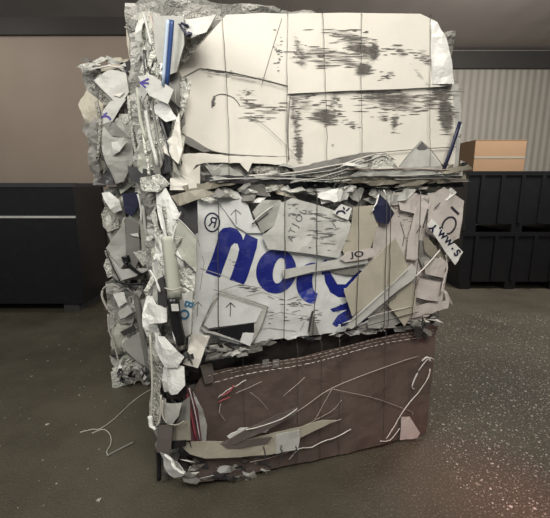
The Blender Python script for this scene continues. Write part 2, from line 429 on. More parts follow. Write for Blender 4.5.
# ------------------------------------------------------------------ bale builder
def bale_core(parent, plan, z0, z1, mat, seed, amp=.03, step=.045):
    """the pressed body: a prism over a plan outline, its skin crumpled in 3d"""
    n = len(plan); per = []
    for i in range(n):
        a, b = Vector(plan[i]), Vector(plan[(i+1) % n]); k = max(1, int((b-a).length/step))
        for j in range(k): per.append(a.lerp(b, j/k))
    m = len(per); rows = max(3, int((z1-z0)/step)); V, F = [], []
    c = sum(per, Vector((0, 0)))/m
    for r in range(rows+1):
        z = z0+(z1-z0)*r/rows
        edge = min(r, rows-r)/rows
        for p in per:
            V.append(Vector((p.x, p.y, z)))
    for r in range(rows):
        for i in range(m): F.append((r*m+i, r*m+(i+1) % m, (r+1)*m+(i+1) % m, (r+1)*m+i))
    for zi in (0, rows):
        k = len(V)
        mid = [p.lerp(c, .5) for p in per]
        V += [Vector((p.x, p.y, z0 if zi == 0 else z1)) for p in mid]; V.append(Vector((c.x, c.y, z0 if zi == 0 else z1)))
        for i in range(m):
            j = (i+1) % m; q = [(zi*m+j, zi*m+i, k+i, k+j), (k+j, k+i, k+m)]
            F += q if zi == 0 else [t[::-1] for t in q]
    C = Vector((c.x, c.y, (z0+z1)/2))
    for i, v in enumerate(V):
        q = v*9+Vector((seed*7.1, 0, seed))
        d = Vector((noise.noise(q), noise.noise(q+Vector((31, 0, 0))), 0))*amp + Vector((1, 1, 0))*0
        h = (v-C); h.z = 0
        if h.length > 1e-4: h.normalize()
        lay = noise.noise(Vector((v.x*3, v.y*3, v.z*38+seed)))
        nz = h*(lay*.6-.4)*amp + d
        zz = noise.noise(q*.8+Vector((0, 50, 0)))
        if v.z > (z0+z1)/2+.3*(z1-z0): dz = -abs(zz)*.05
        elif v.z < z0+.001: dz = 0
        else: dz = zz*.012
        V[i] = v+nz+Vector((0, 0, dz))
        V[i].z = max(V[i].z, z0)
    return mesh_obj('pressed_scrap_body', V, F, mat, parent)

def scatter(parent, face, reg, n, size, mats, seed, off=(.02, .06), aspect=(1, 3), ang=(0, 180), cr=.012, name='plastic_scrap', tilt=.022, th=.003, inside=None):
    rnd = random.Random(seed)
    x0, y0, x1, y1 = reg
    for i in range(n):
        cx, cy = rnd.uniform(x0, x1), rnd.uniform(y0, y1)
        L = rnd.uniform(*size); A = rnd.uniform(*aspect); a = math.radians(rnd.uniform(*ang)); W = L/A; k = rnd.choice((3, 4, 4, 5, 6))
        o = rnd.uniform(*off); pts = []; bw = rnd.uniform(-.01, .03)*L/30
        t0 = rnd.uniform(0, 6.28)
        for j in range(k):
            t = t0+2*math.pi*(j+rnd.uniform(-.25, .25))/k; X, Y = math.cos(t)*L/2, math.sin(t)*W/2
            pts.append((cx+X*math.cos(a)-Y*math.sin(a), cy+X*math.sin(a)+Y*math.cos(a), o+rnd.uniform(-tilt, tilt)*.7))
        mt = rnd.choice(mats)
        sheet(parent, face, pts, M[mt], cr=cr*rnd.uniform(.3, 1.5), th=th, name=('film_scrap' if 'film' in mt else name), step=.028, tear=rnd.choice((.4, .8, 1.4)), sc=rnd.uniform(7, 14), bow=bw)

def wire_loop(parent, face, x0, y0, x1, y1, ztop, zbot, depth, off=.1, r=.0022, wob=.004, seed=1, mids=()):
    """a baling wire round the bale: down the front, under, up the back and over the top"""
    rnd = random.Random(seed)
    pts = [(x0, y0)]+list(mids)+[(x1, y1)]
    F_ = []
    for (x, y) in pts:
        u, z = face.uz(x, y, off); F_.append((u, z))
    front = []
    for i in range(len(F_)-1):
        for j in range(8):
            t = j/8; front.append(face.pt(F_[i][0]+(F_[i+1][0]-F_[i][0])*t+rnd.uniform(-wob, wob), F_[i][1]+(F_[i+1][1]-F_[i][1])*t, off+rnd.uniform(-wob, wob)))
    front.append(face.pt(F_[-1][0], F_[-1][1], off))
    ut, ub = F_[0][0], F_[-1][0]
    P = [face.pt(ut, ztop-.012, -depth*.5), face.pt(ut, ztop-.012, off-.03)]+front+[face.pt(ub, zbot+.012, off-.04), face.pt(ub, zbot+.012, -depth), face.pt(ut, ztop-.012, -depth), face.pt(ut, ztop-.012, -depth*.5)]
    return tube('binding_wire', P, r, M['wire'], parent, 5)

# front stack: plan of the faces, found where the bottom bale meets the floor
A = floor_at(186, 487); B = floor_at(425, 434)
FR = Face(A, B)
def plan_of(face, uL, uR, depth, chamfer=None, off=0):
    a = face.pt(uL, 0, off); b = face.pt(uR, 0, off); c = face.pt(uR, 0, -depth); d = face.pt(uL, 0, -depth)
    P = [a, b, c, d]
    if chamfer: P = [a, b, c, chamfer[1], chamfer[0]]
    return [Vector((p.x, p.y)) for p in P]
def col_at(x, Y):   # floor position below pixel column x at distance Y
    return Vector(((x-275)/FPX*(Y/math.cos(PITCH)*1.0), Y, 0))
Z1, Z2 = .785, 1.595
SIDE_A = FR.pt(.0, 0, .0)
SDIR = Vector((-.906, .423, 0)); SIDE_B = SIDE_A+SDIR*.155
SD = Face(SIDE_B, SIDE_A)          # the oblique left flank of the front stack
BACK_L = Vector((-.80, 2.66, 0))
uR_top = FR.uz(452, 120, .0)[0]; uR_mid = FR.uz(450, 250, 0)[0]; uR_bot = FR.uz(427, 400, 0)[0]
ZTOP = FR.uz(330, 13, 0)[1]
0 and print('front W', FR.W, 'z1', FR.uz(186, 350, .05)[1], FR.uz(437, 325, .05)[1], 'z2', FR.uz(190, 188, .05)[1], FR.uz(450, 188, .05)[1], 'ztop', ZTOP, 'A', A, 'B', B, 'uR', uR_top, uR_mid, uR_bot)

DEP = 1.0
# ---------------------------- bottom bale
bb = empty('plastic_bale', (A.lerp(B, .5).x, A.lerp(B, .5).y+.4, 0), 'bottom bale of the front stack, wrapped in brown plastic sheet with pale torn streaks', 'bale', 'pressed plastic bales')
bale_core(bb, plan_of(FR, 0, uR_bot-.02, DEP, (SIDE_B, BACK_L), -.05), 0, Z1-.005, M['coredark'], 1)
br = sheet(bb, FR, [(204, 372, .0), (300, 357, .01), (437, 322, .01), (433, 360, .03), (426, 433, .03), (384, 443, .03), (348, 453, .03), (275, 468, .03), (190, 484, .03), (196, 430, .02), (190, 395, .01)], M['brown'], .03, .015, name='brown_sheet', step=.035, sc=4)
# shade of the overhang above it, painted as a darker sheet, with two small grey labels
rc = sheet(bb, FR, [(186, 352, -.03), (437, 318, -.03), (437, 330, -.01), (300, 362, -.01), (190, 382, -.01)], M['shadedbrown'], -.02, .015, name='shade_sheet', sc=8)
for x in (266, 276): sheet(bb, FR, [(x-3.5, 360), (x+3, 359), (x+3, 367), (x-3.5, 368)], M['mid'], .02, 0, .002, 'grey_label')
sheet(bb, FR, [(200, 366), (212, 363), (214, 372), (213, 382), (205, 384)], M['purpbrown'], .03, .008)
# parallel torn ridges along its upper edge
def dashes(parent, face, rows, off, mat, name, seed=1):
    rnd = random.Random(seed); V, F = [], []
    for (a, b, h) in rows:
        L = math.hypot(b[0]-a[0], b[1]-a[1]); t = 0
        while t < L:
            d = rnd.uniform(2.5, 7); g = rnd.uniform(.6, 2.2)
            P = []
            for k in range(4):
                q = min(1, (t+d*k/3)/L); y = a[1]+(b[1]-a[1])*q+math.sin((a[0]+q*L)*.045)*1.6+rnd.uniform(-.25, .25)
                u, z = face.uz(a[0]+(b[0]-a[0])*q, y, off); P.append(face.pt(u, z, off))
            v, f = tube_geo(P, [h*.3, h, h, h*.3], 5, .6); k = len(V); V += v; F += [tuple(i+k for i in q) for q in f]; t += d+g
    return mesh_obj(name, V, F, mat, parent)
dashes(bb, FR, [((208, 376), (434, 328.5), .0028)], .045, M['paleedge'], 'torn_ridge', 1)
dashes(bb, FR, [((230, 374.5), (434, 331.5), .0024)], .045, M['paleedge'], 'torn_ridge', 4)
dashes(bb, FR, [((214, 383), (432, 334.5), .0030)], .045, M['whiteedge'], 'torn_ridge', 2)
dashes(bb, FR, [((236, 378), (268, 371), .004)], .045, M['whiteedge'], 'torn_ridge', 3)

E = [([(276, 424), (304, 407), (332, 388), (372, 372), (418, 356)], .0032, 'paleedge'),
     ([(300, 428), (330, 412), (342, 400)], .0020, 'paleedge'),
     ([(332, 389), (370, 397), (402, 408), (412, 412), (413, 415)], .0022, 'paleedge'),
     ([(332, 389), (322, 407), (312, 426)], .0026, 'paleedge'),
     ([(283, 396), (305, 377)], .0024, 'paleedge'),
     ([(283, 396), (295, 404), (301, 411)], .0020, 'purpbrown'),
     ([(300, 362), (320, 388), (335, 395)], .0014, 'purpbrown'),
     ([(318, 428), (330, 423), (341, 419)], .0030, 'paleedge'),
     ([(289, 460), (299, 449), (312, 447), (324, 441), (336, 437), (351, 429)], .0045, 'whiteedge'),
     ([(250, 462), (270, 458), (292, 450)], .0030, 'paleedge'),
     ([(380, 441), (390, 440), (400, 428)], .0040, 'whiteedge'),
     ([(250, 392), (262, 402), (268, 410)], .0018, 'paleedge'),
     ([(218, 398), (226, 391), (236, 386), (246, 380)], .0040, 'whiteedge'),
     ([(222, 401), (219, 412), (225, 420)], .0025, 'paleedge'),
     ([(236, 393), (250, 387), (262, 381)], .0024, 'paleedge'),
     ([(300, 430), (330, 417), (345, 412)], .0012, 'purpbrown')]
for P, r_, mt in E: line(bb, FR, P, r_, M[mt], .047, jit=.002)
line(bb, FR, [(434, 360, .07), (430, 358, .08), (424, 363, .07), (417, 374, .06), (412, 386, .05), (414, 389, .05)], .0055, M['whiteedge'], name='plastic_string', jit=.001)
line(bb, FR, [(430, 361, .08), (427, 357, .08), (422, 361, .07)], .009, M['whiteedge'], name='plastic_string', jit=.001)
line(bb, FR, [(430, 369, .07), (428, 378, .06), (418, 393, .055), (406, 407, .055), (395, 425, .055), (386, 439, .055)], .0045, M['whiteedge'], name='plastic_string', jit=.001)
sheet(bb, FR, [(401, 417, .05), (410, 417, .06), (415, 425, .06), (420, 433, .06), (417, 438, .06), (400, 440, .05)], M['pink'], .055, .003, name='torn_flap')
line(bb, FR, [(222, 396), (230, 391), (234, 385)], .006, M['red'], .055, name='red_streak')
line(bb, FR, [(218, 402), (230, 397)], .005, M['red'], .055, name='red_streak')
# pale board along its foot
sheet(bb, FR, [(181, 446), (186, 442), (205, 441), (236, 442), (262, 436), (276, 432), (300, 427), (322, 420), (336, 420), (300, 438), (299, 446), (272, 454), (240, 457), (205, 458), (190, 454)], M['beige'], .085, .006, name='pale_board', step=.03)
sheet(bb, FR, [(227, 436), (240, 428), (254, 428), (272, 423), (266, 432), (248, 436), (230, 439)], M['bright'], .07, .01, name='torn_flap', tear=1)
sheet(bb, FR, [(276, 434), (299, 430), (300, 437), (298, 449), (276, 454)], M['lightgrey'], .092, .004, name='torn_flap')
sheet(bb, FR, [(220, 444, .09), (246, 429, .10), (276, 415, .11), (298, 406, .08), (296, 414, .1), (262, 432, .11), (236, 444, .10)], M['purpbrown'], .10, .004, name='brown_board')
line(bb, FR, [(246, 430), (262, 426), (282, 419), (297, 409)], .004, M['whiteedge'], .112, jit=.002)
sheet(bb, FR, [(222, 444), (248, 440), (272, 437), (268, 443), (240, 448), (226, 448)], M['purpbrown'], .095, .003, name='brown_board')
for x in (264, 281, 296): line(bb, FR, [(x, 446), (x+1, 456), (x-2, 464)], .003, M['dark'], .1, jit=.003)
# striped end of the wrapped sheet
sheet(bb, FR, [(184, 385, .05), (191, 390, .07), (198, 410, .08), (202, 441, .08), (186, 442, .08), (184, 415, .07)], M['magenta'], .08, .004)
sheet(bb, FR, [(193, 391, .04), (203, 410, .07), (207, 425, .075), (206, 441, .075), (200, 441, .075), (196, 415, .06)], M['grey'], .07, .003)
line(bb, FR, [(189, 388), (195, 412), (200, 440)], .003, M['whiteedge'], .095, name='white_stripe')
line(bb, FR, [(186, 390), (191, 414), (196, 440)], .004, M['red'], .092, name='red_streak')
scatter(bb, FR, (186, 456, 272, 478), 30, (8, 22), ['mid', 'grey', 'dark', 'purpbrown', 'lightgrey', 'dark'], 11, off=(.02, .06), ang=(-20, 20), aspect=(1.5, 4))
scatter(bb, FR, (270, 455, 410, 462), 1, (6, 8), ['purpbrown'], 12, off=(.02, .03), ang=(-25, -5), aspect=(2, 4))
# flank of the bottom bale
S = lambda *a, **k: sheet(bb, SD, *a, **k)
scatter(bb, SD, (160, 370, 184, 462), 22, (18, 40), ['greyfilm', 'mid', 'grey', 'dark', 'purpbrown', 'mid'], 21, off=(.0, .04), ang=(50, 110), aspect=(1.4, 3.5))
S([(163, 366, .05), (172, 362, .09), (185, 366, .10), (187, 384, .10), (180, 392, .10), (164, 392, .06)], M['bright'], .08, .006, name='white_bag', bow=.02)
S([(166, 392), (187, 386), (187, 394), (178, 399), (167, 398)], M['black'], .09, .004)  # dark gap under the bag, its shade painted as a black sheet
S([(163, 397, .05), (172, 402, .09), (183, 402, .09), (181, 414, .09), (174, 423, .09), (163, 420, .06)], M['grey'], .08, .006, bow=.02)
S([(182, 402), (190, 396), (190, 425), (175, 428)], M['mid'], .075, .004)
S([(158, 426), (173, 424), (171, 452), (157, 452)], M['purpbrown'], .10, .003, name='brown_board')
S([(172, 424), (190, 420), (191, 440), (171, 442)], M['olive'], .08, .004, name='brown_board')
S([(171, 441), (186, 440), (186, 446), (172, 449)], M['black'], .085, .003)
line(bb, SD, [(163, 400, .09), (162, 412, .10), (166, 422, .1), (176, 425, .11), (184, 421, .1)], .004, M['palewire'], name='plastic_string')
S([(160, 452), (166, 455), (178, 462), (186, 474), (174, 478), (164, 466)], M['lightgrey'], .06, .012, tear=1.5, name='torn_flap')
line(bb, SD, [(166, 455), (171, 460), (175, 468), (184, 474)], .012, M['bright'], .09, name='torn_edge', jit=.006)
line(bb, SD, [(158, 450), (159, 465), (159, 480)], .012, M['black'], .05, name='black_tube')
for i, (x, xb) in enumerate(((243, 246), (298, 297), (322, 320), (340, 339), (386, 383))):
    wire_loop(bb, FR, x, 368-(x-205)*.2, xb, 474-(xb-250)*.21, Z1, 0, DEP, .046, .0013, .0015, 40+i)

# ---------------------------- middle bale
mb = empty('plastic_bale', (A.lerp(B, .5).x, A.lerp(B, .5).y+.4, Z1), 'middle bale of the front stack, white sheets printed with huge upside-down blue letters', 'bale', 'pressed plastic bales')
bale_core(mb, plan_of(FR, .0, uR_mid-.04, DEP, (SIDE_B+Vector((-.02, .0, 0)), BACK_L), .0), Z1, Z2-.01, M['core'], 2)
scatter(mb, FR, (200, 186, 452, 202), 34, (14, 40), ['film', 'lightgrey', 'grey', 'bright', 'beige', 'film', 'mid'], 31, off=(.03, .085), ang=(-35, 35), aspect=(1.6, 4), cr=.025)
scatter(mb, FR, (196, 330, 430, 342), 0, (12, 30), ['grey'], 32)
for i in range(26):
    x = 200+i*9; y = 350-(x-190)*.108
    rr = random.Random(i)
    scatter(mb, FR, (x-5, y-3, x+5, y+2), 1, (12, 26), [rr.choice(['lightgrey', 'grey', 'mid', 'dark', 'white', 'film'])], 300+i, off=(.03, .07), ang=(-20, 8), aspect=(2.5, 5), cr=.01, tilt=.02, name='torn_shred')
m1 = sheet(mb, FR, [(197, 201), (206, 191), (232, 192), (246, 202), (254, 222), (262, 231), (282, 246), (372, 256), (360, 290), (352, 318), (345, 331), (330, 333), (262, 341), (240, 345), (188, 348), (191, 300), (195, 250)], M['white'], .055, .008, name='printed_sheet', step=.022, sc=5, label='white sheet with huge upside-down blue letters')
m1b = sheet(mb, FR, [(214, 196), (222, 190), (238, 193), (248, 205), (254, 222), (262, 233), (247, 233), (236, 226)], M['white'], .066, .003)
print_stroke(m1b, [[(236, 224), (235.5, 210)], [(230.5, 215), (235.5, 209.5), (241, 214)]], .7, M['greyink'], 'printed_arrow')
# registered mark
print_stroke(m1, [ring(212, 222.3, 7.3, 9.2)], 1.5, M['navy'], 'printed_mark')
print_stroke(m1, [[(214, 227.6), (215.4, 223), (216.4, 218.4), (212.3, 217.4), (210.9, 219), (211.3, 221.6), (215.4, 223)], [(212, 222.2), (208.8, 225.9)]], 1.5, M['navy'], 'printed_letter')
# first blue letter
print_poly(m1, [[(205.5, 272.5), (211, 260), (216.5, 243), (219, 232), (223, 228), (230, 227), (237, 229), (241.5, 235), (243, 240), (245.5, 233.5), (257.5, 239), (256.5, 247), (252, 262), (246, 280), (243.5, 284), (229.5, 279.5), (233, 270), (237, 258), (239, 249), (237.5, 243.5), (234, 243), (231, 246), (227, 258), (222.5, 270), (220, 277.5)]], M['blue'])
# second letter: a tilted bowl
print_quads(m1, band(276, 271, (20, 22.5), (6, 13), 12, 0, 360, 36, 12, (279, 270.5)), M['blue'])
# third round letter
print_quads(m1, band(313, 283, (17, 20.5), (5, 12), 0, 150, 275, 22, 0, (317, 281)), M['blue'])
print_quads(m1, band(313, 283, (17, 20.5), (5, 15), 0, 275, 335, 12, 0, (317, 281)), M['blue'])
print_quads(m1, band(313, 283, (17, 20.5), (5, 12), 0, 84, 150, 14, 0, (317, 281)), M['bluefaint'])
print_poly(m1, [[(322, 262), (326, 259), (331, 274), (337, 284), (345, 284), (360, 270), (364, 272), (352, 287), (343, 288), (348, 297), (338, 297), (330, 292), (325, 282)]], M['blue'])
print_poly(m1, [[(330, 309), (342, 304), (349, 301), (352, 308), (356, 314), (345, 322), (336, 327), (332, 324), (338, 315), (347, 309), (333, 312)]], M['blue'])
print_stroke(m1, [[(197, 316), (198, 302)], [(193.5, 306), (198, 301.5), (202, 306)]], .7, M['greyink'], 'printed_arrow')
print_stroke(m1, [[(287, 300), (296, 297)], [(290, 306), (300, 303), (303, 307)], [(268, 296), (274, 299)], [(300, 320), (312, 318)], [(292, 312), (300, 310)]], .6, M['greyink'], 'scuff_mark')
for P in ([(222, 290), (240, 284), (262, 288)], [(200, 268), (222, 275), (250, 287)], [(246, 296), (262, 292), (285, 300)], [(262, 318), (280, 312), (305, 316)], [(198, 240), (204, 262), (200, 290)], [(300, 330), (306, 318), (322, 312)], [(250, 330), (270, 328), (296, 331)]):
    print_stroke(m1, [P], .7, M['grey'], 'crease_mark')
streaks(m1, [(250, 288, 20, 4, 10, 12, 3, 10), (295, 302, 14, 8, 0, 22, 2, 8), (306, 318, 18, 6, 0, 14, 2, 8), (270, 318, 20, 10, 0, 10, 2, 8), (236, 262, 12, 12, 0, 8, 2, 5), (345, 312, 12, 8, 20, 12, 2, 6)], 7, M['greyink'])
# folded flap at lower left and the dark hole below it, its shade painted as a black sheet
sheet(mb, FR, [(200, 328), (214, 296), (222, 289), (268, 306), (262, 326), (252, 343), (244, 330), (206, 333)], M['lightgrey'], .072, .005)
f2 = sheet(mb, FR, [(219, 297), (262, 309), (256, 322), (208, 328), (204, 325)], M['white'], .083, .004, name='folded_flap')
line(mb, FR, [(213, 290), (222, 292), (268, 307)], .0028, M['mid'], .09, name='torn_edge'); line(mb, FR, [(268, 307), (262, 325), (253, 344)], .003, M['mid'], .085, name='torn_edge')
line(mb, FR, [(202, 326), (212, 304), (219, 297)], .003, M['mid'], .09, name='torn_edge')
print_stroke(f2, [[(230, 316), (230.5, 303)], [(226, 307), (230.5, 302.5), (235, 307)]], .8, M['ink'], 'printed_arrow')
sheet(mb, FR, [(207, 330), (235, 326), (254, 322.5), (254, 333), (243, 341), (228, 336)], M['black'], .09, .004, name='shade_sheet')
sheet(mb, FR, [(203, 331), (215, 332), (250, 345), (256, 336), (246, 332), (241, 342)], M['lightgrey'], .10, .006)
sheet(mb, FR, [(243, 333), (254, 333), (250, 346), (240, 342)], M['white'], .105, .004)
sheet(mb, FR, [(209, 337), (240, 345), (262, 342), (262, 350), (205, 362)], M['coredark'], .075, .02, name='crumpled_film')
scatter(mb, FR, (203, 346, 245, 356), 14, (8, 18), ['mid', 'lightgrey', 'dark', 'grey'], 35, off=(.07, .1), ang=(-30, 20), aspect=(1.5, 4), cr=.02)
sheet(mb, FR, [(193, 334, .10), (210, 336, .12), (198, 368, .14), (183, 364, .12)], M['cream'], .12, .002, name='hanging_strip')
# strip across the letters
sheet(mb, FR, [(282, 270), (310, 265), (338, 259), (366, 255), (368, 263), (340, 268), (312, 272), (284, 279)], M['lightgrey'], .085, .003, name='pale_strip')
line(mb, FR, [(284, 279.5), (312, 273), (340, 269), (366, 264)], .0025, M['mid'], .08, name='torn_edge')
sheet(mb, FR, [(326, 270), (352, 266), (362, 268), (354, 275), (340, 274)], M['mid'], .07, .008)
# grey sheet with faint lettering
g1 = sheet(mb, FR, [(281, 203), (292, 198), (318, 205), (342, 213), (351, 224), (346, 240), (338, 258), (305, 253), (268, 249), (262, 236), (274, 226)], M['lightgrey'], .085, .008, step=.03, name='grey_sheet')
for ch, x, y in (('A', 291, 238), ('T', 292.5, 231), ('J', 295, 225), ('O', 299, 218.5), ('L', 303, 212)): print_text(g1, ch, x, y, 9.5, 62, M['greyink'])
streaks(g1, [(325, 235, 20, 12, 0, 26, 3, 12), (312, 215, 24, 6, 20, 18, 3, 10), (290, 212, 8, 8, 0, 10, 2, 6)], 8, M['greyink'])
print_stroke(g1, [[(332, 222), (336, 228)], [(334, 230), (339, 228)], [(322, 238), (332, 236)], [(320, 243), (335, 244)], [(308, 212), (330, 219)], [(325, 217), (345, 222)]], .6, M['greyink'], 'scuff_mark')
sheet(mb, FR, [(252, 212), (262, 200), (280, 200), (283, 204), (274, 226), (262, 233)], M['grey'], .078, .014, name='crumpled_film')
sheet(mb, FR, [(276, 208), (298, 200), (300, 214), (280, 234), (270, 240)], M['olive'], .075, .012)
line(mb, FR, [(252, 223), (262, 214), (273, 206)], .004, M['bright'], .09); line(mb, FR, [(252, 224), (258, 221), (268, 213)], .005, M['dark'], .085)
s2 = sheet(mb, FR, [(333, 213), (341, 204), (352, 208), (348, 220), (340, 217)], M['bright'], .10, .004, name='torn_flap')
print_stroke(s2, [ring(340.5, 213.5, 4, 2.6, 170, 360, 8)], 1.8, M['navy'], 'printed_letter'); print_stroke(s2, [[(343, 207), (344, 209.5)], [(346, 211), (349, 208)]], 1.5, M['navy'], 'printed_letter')
# beige sheets
sheet(mb, FR, [(353, 207), (375, 205), (378, 226), (370, 250), (346, 258), (342, 250), (351, 226)], M['beige'], .082, .004, name='beige_sheet')
j1 = sheet(mb, FR, [(340, 259), (347, 252), (372, 248), (376, 255), (366, 259), (345, 262)], M['pink'], .10, .004)
print_text(j1, 'JO', 357, 254.3, 8, 5, M['ink'], sx=1.5, bold=.15)
pk = sheet(mb, FR, [(377, 200), (398, 192), (432, 196), (430, 232), (424, 262), (440, 262), (447, 275), (442, 300), (420, 318), (360, 328), (352, 320), (362, 280), (372, 250)], M['pink'], .06, .01, name='pinkish_sheet', sc=5)
sheet(mb, FR, [(398, 196), (416, 193), (430, 205), (424, 216), (400, 210)], M['pink'], .085, .012)
sheet(mb, FR, [(376, 199, .09), (380, 194, .1), (388, 202, .11), (394, 214, .11), (388, 224, .1), (377, 222, .09), (373, 212, .09)], M['navy'], .11, .006, name='dark_scrap')
line(mb, FR, [(384, 190), (388, 200), (395, 214)], .004, M['bright'], .12, jit=.003); line(mb, FR, [(380, 192), (376, 203), (372, 212)], .005, M['bright'], .10, jit=.003)
sheet(mb, FR, [(417, 206), (428, 208), (420, 236), (417, 260), (406, 259), (408, 240)], M['pink'], .09, .006, name='pale_strip')
line(mb, FR, [(428, 209), (423, 228)], .004, M['dark'], .094); line(mb, FR, [(406, 260), (413, 262), (418, 259)], .003, M['dark'], .1); line(mb, FR, [(417, 232), (421, 226)], .005, M['dark'], .1)
dm = sheet(mb, FR, [(395, 238), (402, 252), (409, 270), (386, 291), (352, 316), (344, 291), (365, 268)], M['beige'], .11, .003, name='beige_sheet')
sheet(mb, FR, [(412, 264), (420, 274), (414, 279), (398, 290), (352, 329), (346, 327), (356, 315), (396, 280), (404, 272)], M['lightgrey'], .12, .004, name='pale_strip')
line(mb, FR, [(345, 326), (366, 309), (408, 270)], .003, M['mid'], .128); line(mb, FR, [(352, 329), (384, 304), (414, 279), (438, 251)], .003, M['dark'], .122)
line(mb, FR, [(416, 276), (426, 266), (440, 250)], .006, M['whiteedge'], .13)
sheet(mb, FR, [(412, 280), (417, 292), (414, 312), (404, 326), (394, 312), (386, 304), (398, 292)], M['beige'], .105, .003, name='beige_sheet')
sheet(mb, FR, [(420, 240, .08), (436, 246, .09), (440, 264, .09), (424, 270, .09), (418, 256, .08)], M['mid'], .09, .015, name='crumpled_film')
sheet(mb, FR, [(424, 262), (440, 256), (446, 262), (444, 278), (425, 274)], M['pink'], .10, .01)
sheet(mb, FR, [(420, 277), (441, 281), (436, 301), (414, 299)], M['pink'], .095, .008)
line(mb, FR, [(414, 297), (424, 300), (438, 302)], .004, M['dark'], .1); line(mb, FR, [(419, 276), (432, 279), (443, 281)], .004, M['dark'], .105)
sheet(mb, FR, [(409, 307), (424, 304), (449, 300), (448, 308), (420, 316), (410, 318)], M['pink'], .09, .008, tear=1)
line(mb, FR, [(446, 255), (447, 268), (444, 280), (441, 293)], .006, M['whiteedge'], .08, jit=.002)
streaks(pk, [(404, 215, 12, 14, 0, 14, 2, 6), (410, 235, 6, 20, 0, 10, 2, 6)], 9, M['scuffink'])
# upper right panel with the letters O and I, and the strip with the web address
ro = sheet(mb, FR, [(430, 196, .08), (444, 187, .07), (464, 201, .06), (461, 225, .07), (459, 238, .07), (446, 245, .09), (426, 232, .09)], M['pink'], .08, .002, name='printed_sheet')
print_stroke(ro, [ring(448.5, 225.5, 6.3, 9, 0, 360, 24, 28)], 1.8, M['ink'], 'printed_letter')
print_stroke(ro, [[(451, 207), (458, 214)]], 2.4, M['ink'], 'printed_letter')
line(mb, FR, [(435, 208), (440, 203)], .005, M['dark'], .095)
sheet(mb, FR, [(423, 236), (430, 240), (441, 255), (436, 262), (425, 252)], M['olive'], .10, .006)
ww = sheet(mb, FR, [(427.5, 226, .12), (432, 219, .12), (463, 252, .10), (455, 265, .11)], M['bright'], .115, .001, name='printed_strip')
for ch, x, y, a, z in (('Y', 433, 227.5, 135, 10), ('.', 437.5, 230, 135, 12), ('W', 441.5, 235, -44, 8.5), ('W', 448, 242, -44, 8.5), ('.', 454, 246.5, -44, 12), ('S', 456.5, 253, -44, 10)):
    print_text(ww, ch, x, y, z, a, M['navy'], sx=.95, bold=.45)
for P in ([(398, 200), (412, 206), (428, 204)], [(400, 222), (404, 236), (402, 246)], [(426, 268), (434, 270), (440, 266)], [(424, 285), (432, 290), (438, 288)]): print_stroke(pk, [P], .8, M['scuffink'], 'crease_mark')
for P, r_, mt in (([(352, 322), (380, 314), (412, 306)], .003, 'whiteedge'), ([(366, 326), (392, 319), (418, 312)], .0035, 'dark'), ([(376, 316), (388, 303), (396, 296)], .003, 'dark'), ([(360, 318), (374, 312), (384, 305)], .0025, 'lightgrey')): line(mb, FR, P, r_, M[mt], .115, jit=.002)
# lower edge at right: small ragged things
b3 = sheet(mb, FR, [(338, 325), (352, 320), (368, 316), (368, 322), (352, 328)], M['white'], .095, .004)
print_stroke(b3, [[(341, 325), (350, 323)], [(353, 324), (360, 320)], [(362, 321), (367, 318)]], 3.2, M['navy'], 'printed_letter')
line(mb, FR, [(309, 332), (311, 318), (313, 311)], .006, M['dark'], .07); sheet(mb, FR, [(309, 335), (313, 315), (319, 334)], M['mid'], .075, .004)
sheet(mb, FR, [(366, 318), (400, 310), (412, 318), (395, 326), (368, 328)], M['grey'], .085, .02, name='crumpled_film', tear=1)
scatter(mb, FR, (408, 312, 444, 326), 12, (8, 20), ['pink', 'grey', 'whiteedge', 'dark', 'mid'], 37, off=(.05, .1), ang=(-40, 20), aspect=(2, 5), cr=.01)
scatter(mb, FR, (420, 240, 448, 310), 10, (10, 24), ['pink', 'grey', 'mid', 'olive'], 38, off=(.03, .07), ang=(20, 140), aspect=(1.5, 4))
scatter(mb, FR, (416, 319, 428, 334), 9, (8, 16), ['black', 'dark', 'dark', 'mid'], 39, off=(.04, .08), ang=(40, 130), aspect=(1.5, 3), name='torn_shred')
line(mb, FR, [(421, 318), (424, 326), (422, 333), (428, 337)], .008, M['dark'], .07, jit=.004)
# flank of the middle bale
S = lambda *a, **k: sheet(mb, SD, *a, **k)
scatter(mb, SD, (152, 212, 190, 318), 48, (22, 70), ['film', 'greyfilm', 'film', 'grey', 'lightgrey', 'mid', 'green', 'bright'], 41, off=(-.01, .04), ang=(75, 112), aspect=(2.2, 6), cr=.02)
S([(177, 206), (197, 199), (198, 233), (190, 236), (180, 222)], M['dark'], .085, .003, name='dark_scrap')
S([(171, 196, .08), (204, 189, .10), (216, 194, .10), (196, 200, .12), (180, 206, .13), (177, 203, .1)], M['olive'], .10, .003)
S([(173, 219, .09), (180, 220, .10), (197, 238, .10), (197, 272, .09), (186, 262, .10), (174, 246, .09)], M['green'], .10, .003, name='green_grey_sheet')
line(mb, SD, [(173, 220), (180, 220), (197, 238)], .003, M['lightgrey'], .104); line(mb, SD, [(170, 250), (186, 264), (196, 273)], .003, M['dark'], .10)
S([(174, 247), (196, 274), (192, 336), (180, 340), (172, 300), (176, 280)], M['film'], .075, .006)
tl = S([(178, 296), (193, 290), (191, 334), (182, 338)], M['lightgrey'], .088, .002, name='printed_scrap')
print_text(tl, 'B', 189, 304, 12, 250, M['teal'], bold=.3); print_text(tl, 'O', 184.5, 314, 13, 250, M['teal'], bold=.3)
S([(156, 191, .05), (166, 188, .07), (174, 202, .08), (180, 214, .09), (174, 230, .09), (171, 246, .09), (164, 236, .08), (158, 212, .06)], M['bright'], .08, .014, name='crumpled_film')
line(mb, SD, [(172, 245, .1), (174, 232, .1), (181, 212, .1)], .004, M['bright'])
line(mb, SD, [(168, 236, .1), (171, 262, .105), (175, 298, .11)], .031, M['green'], name='plastic_tube', k=4, flat=.6)
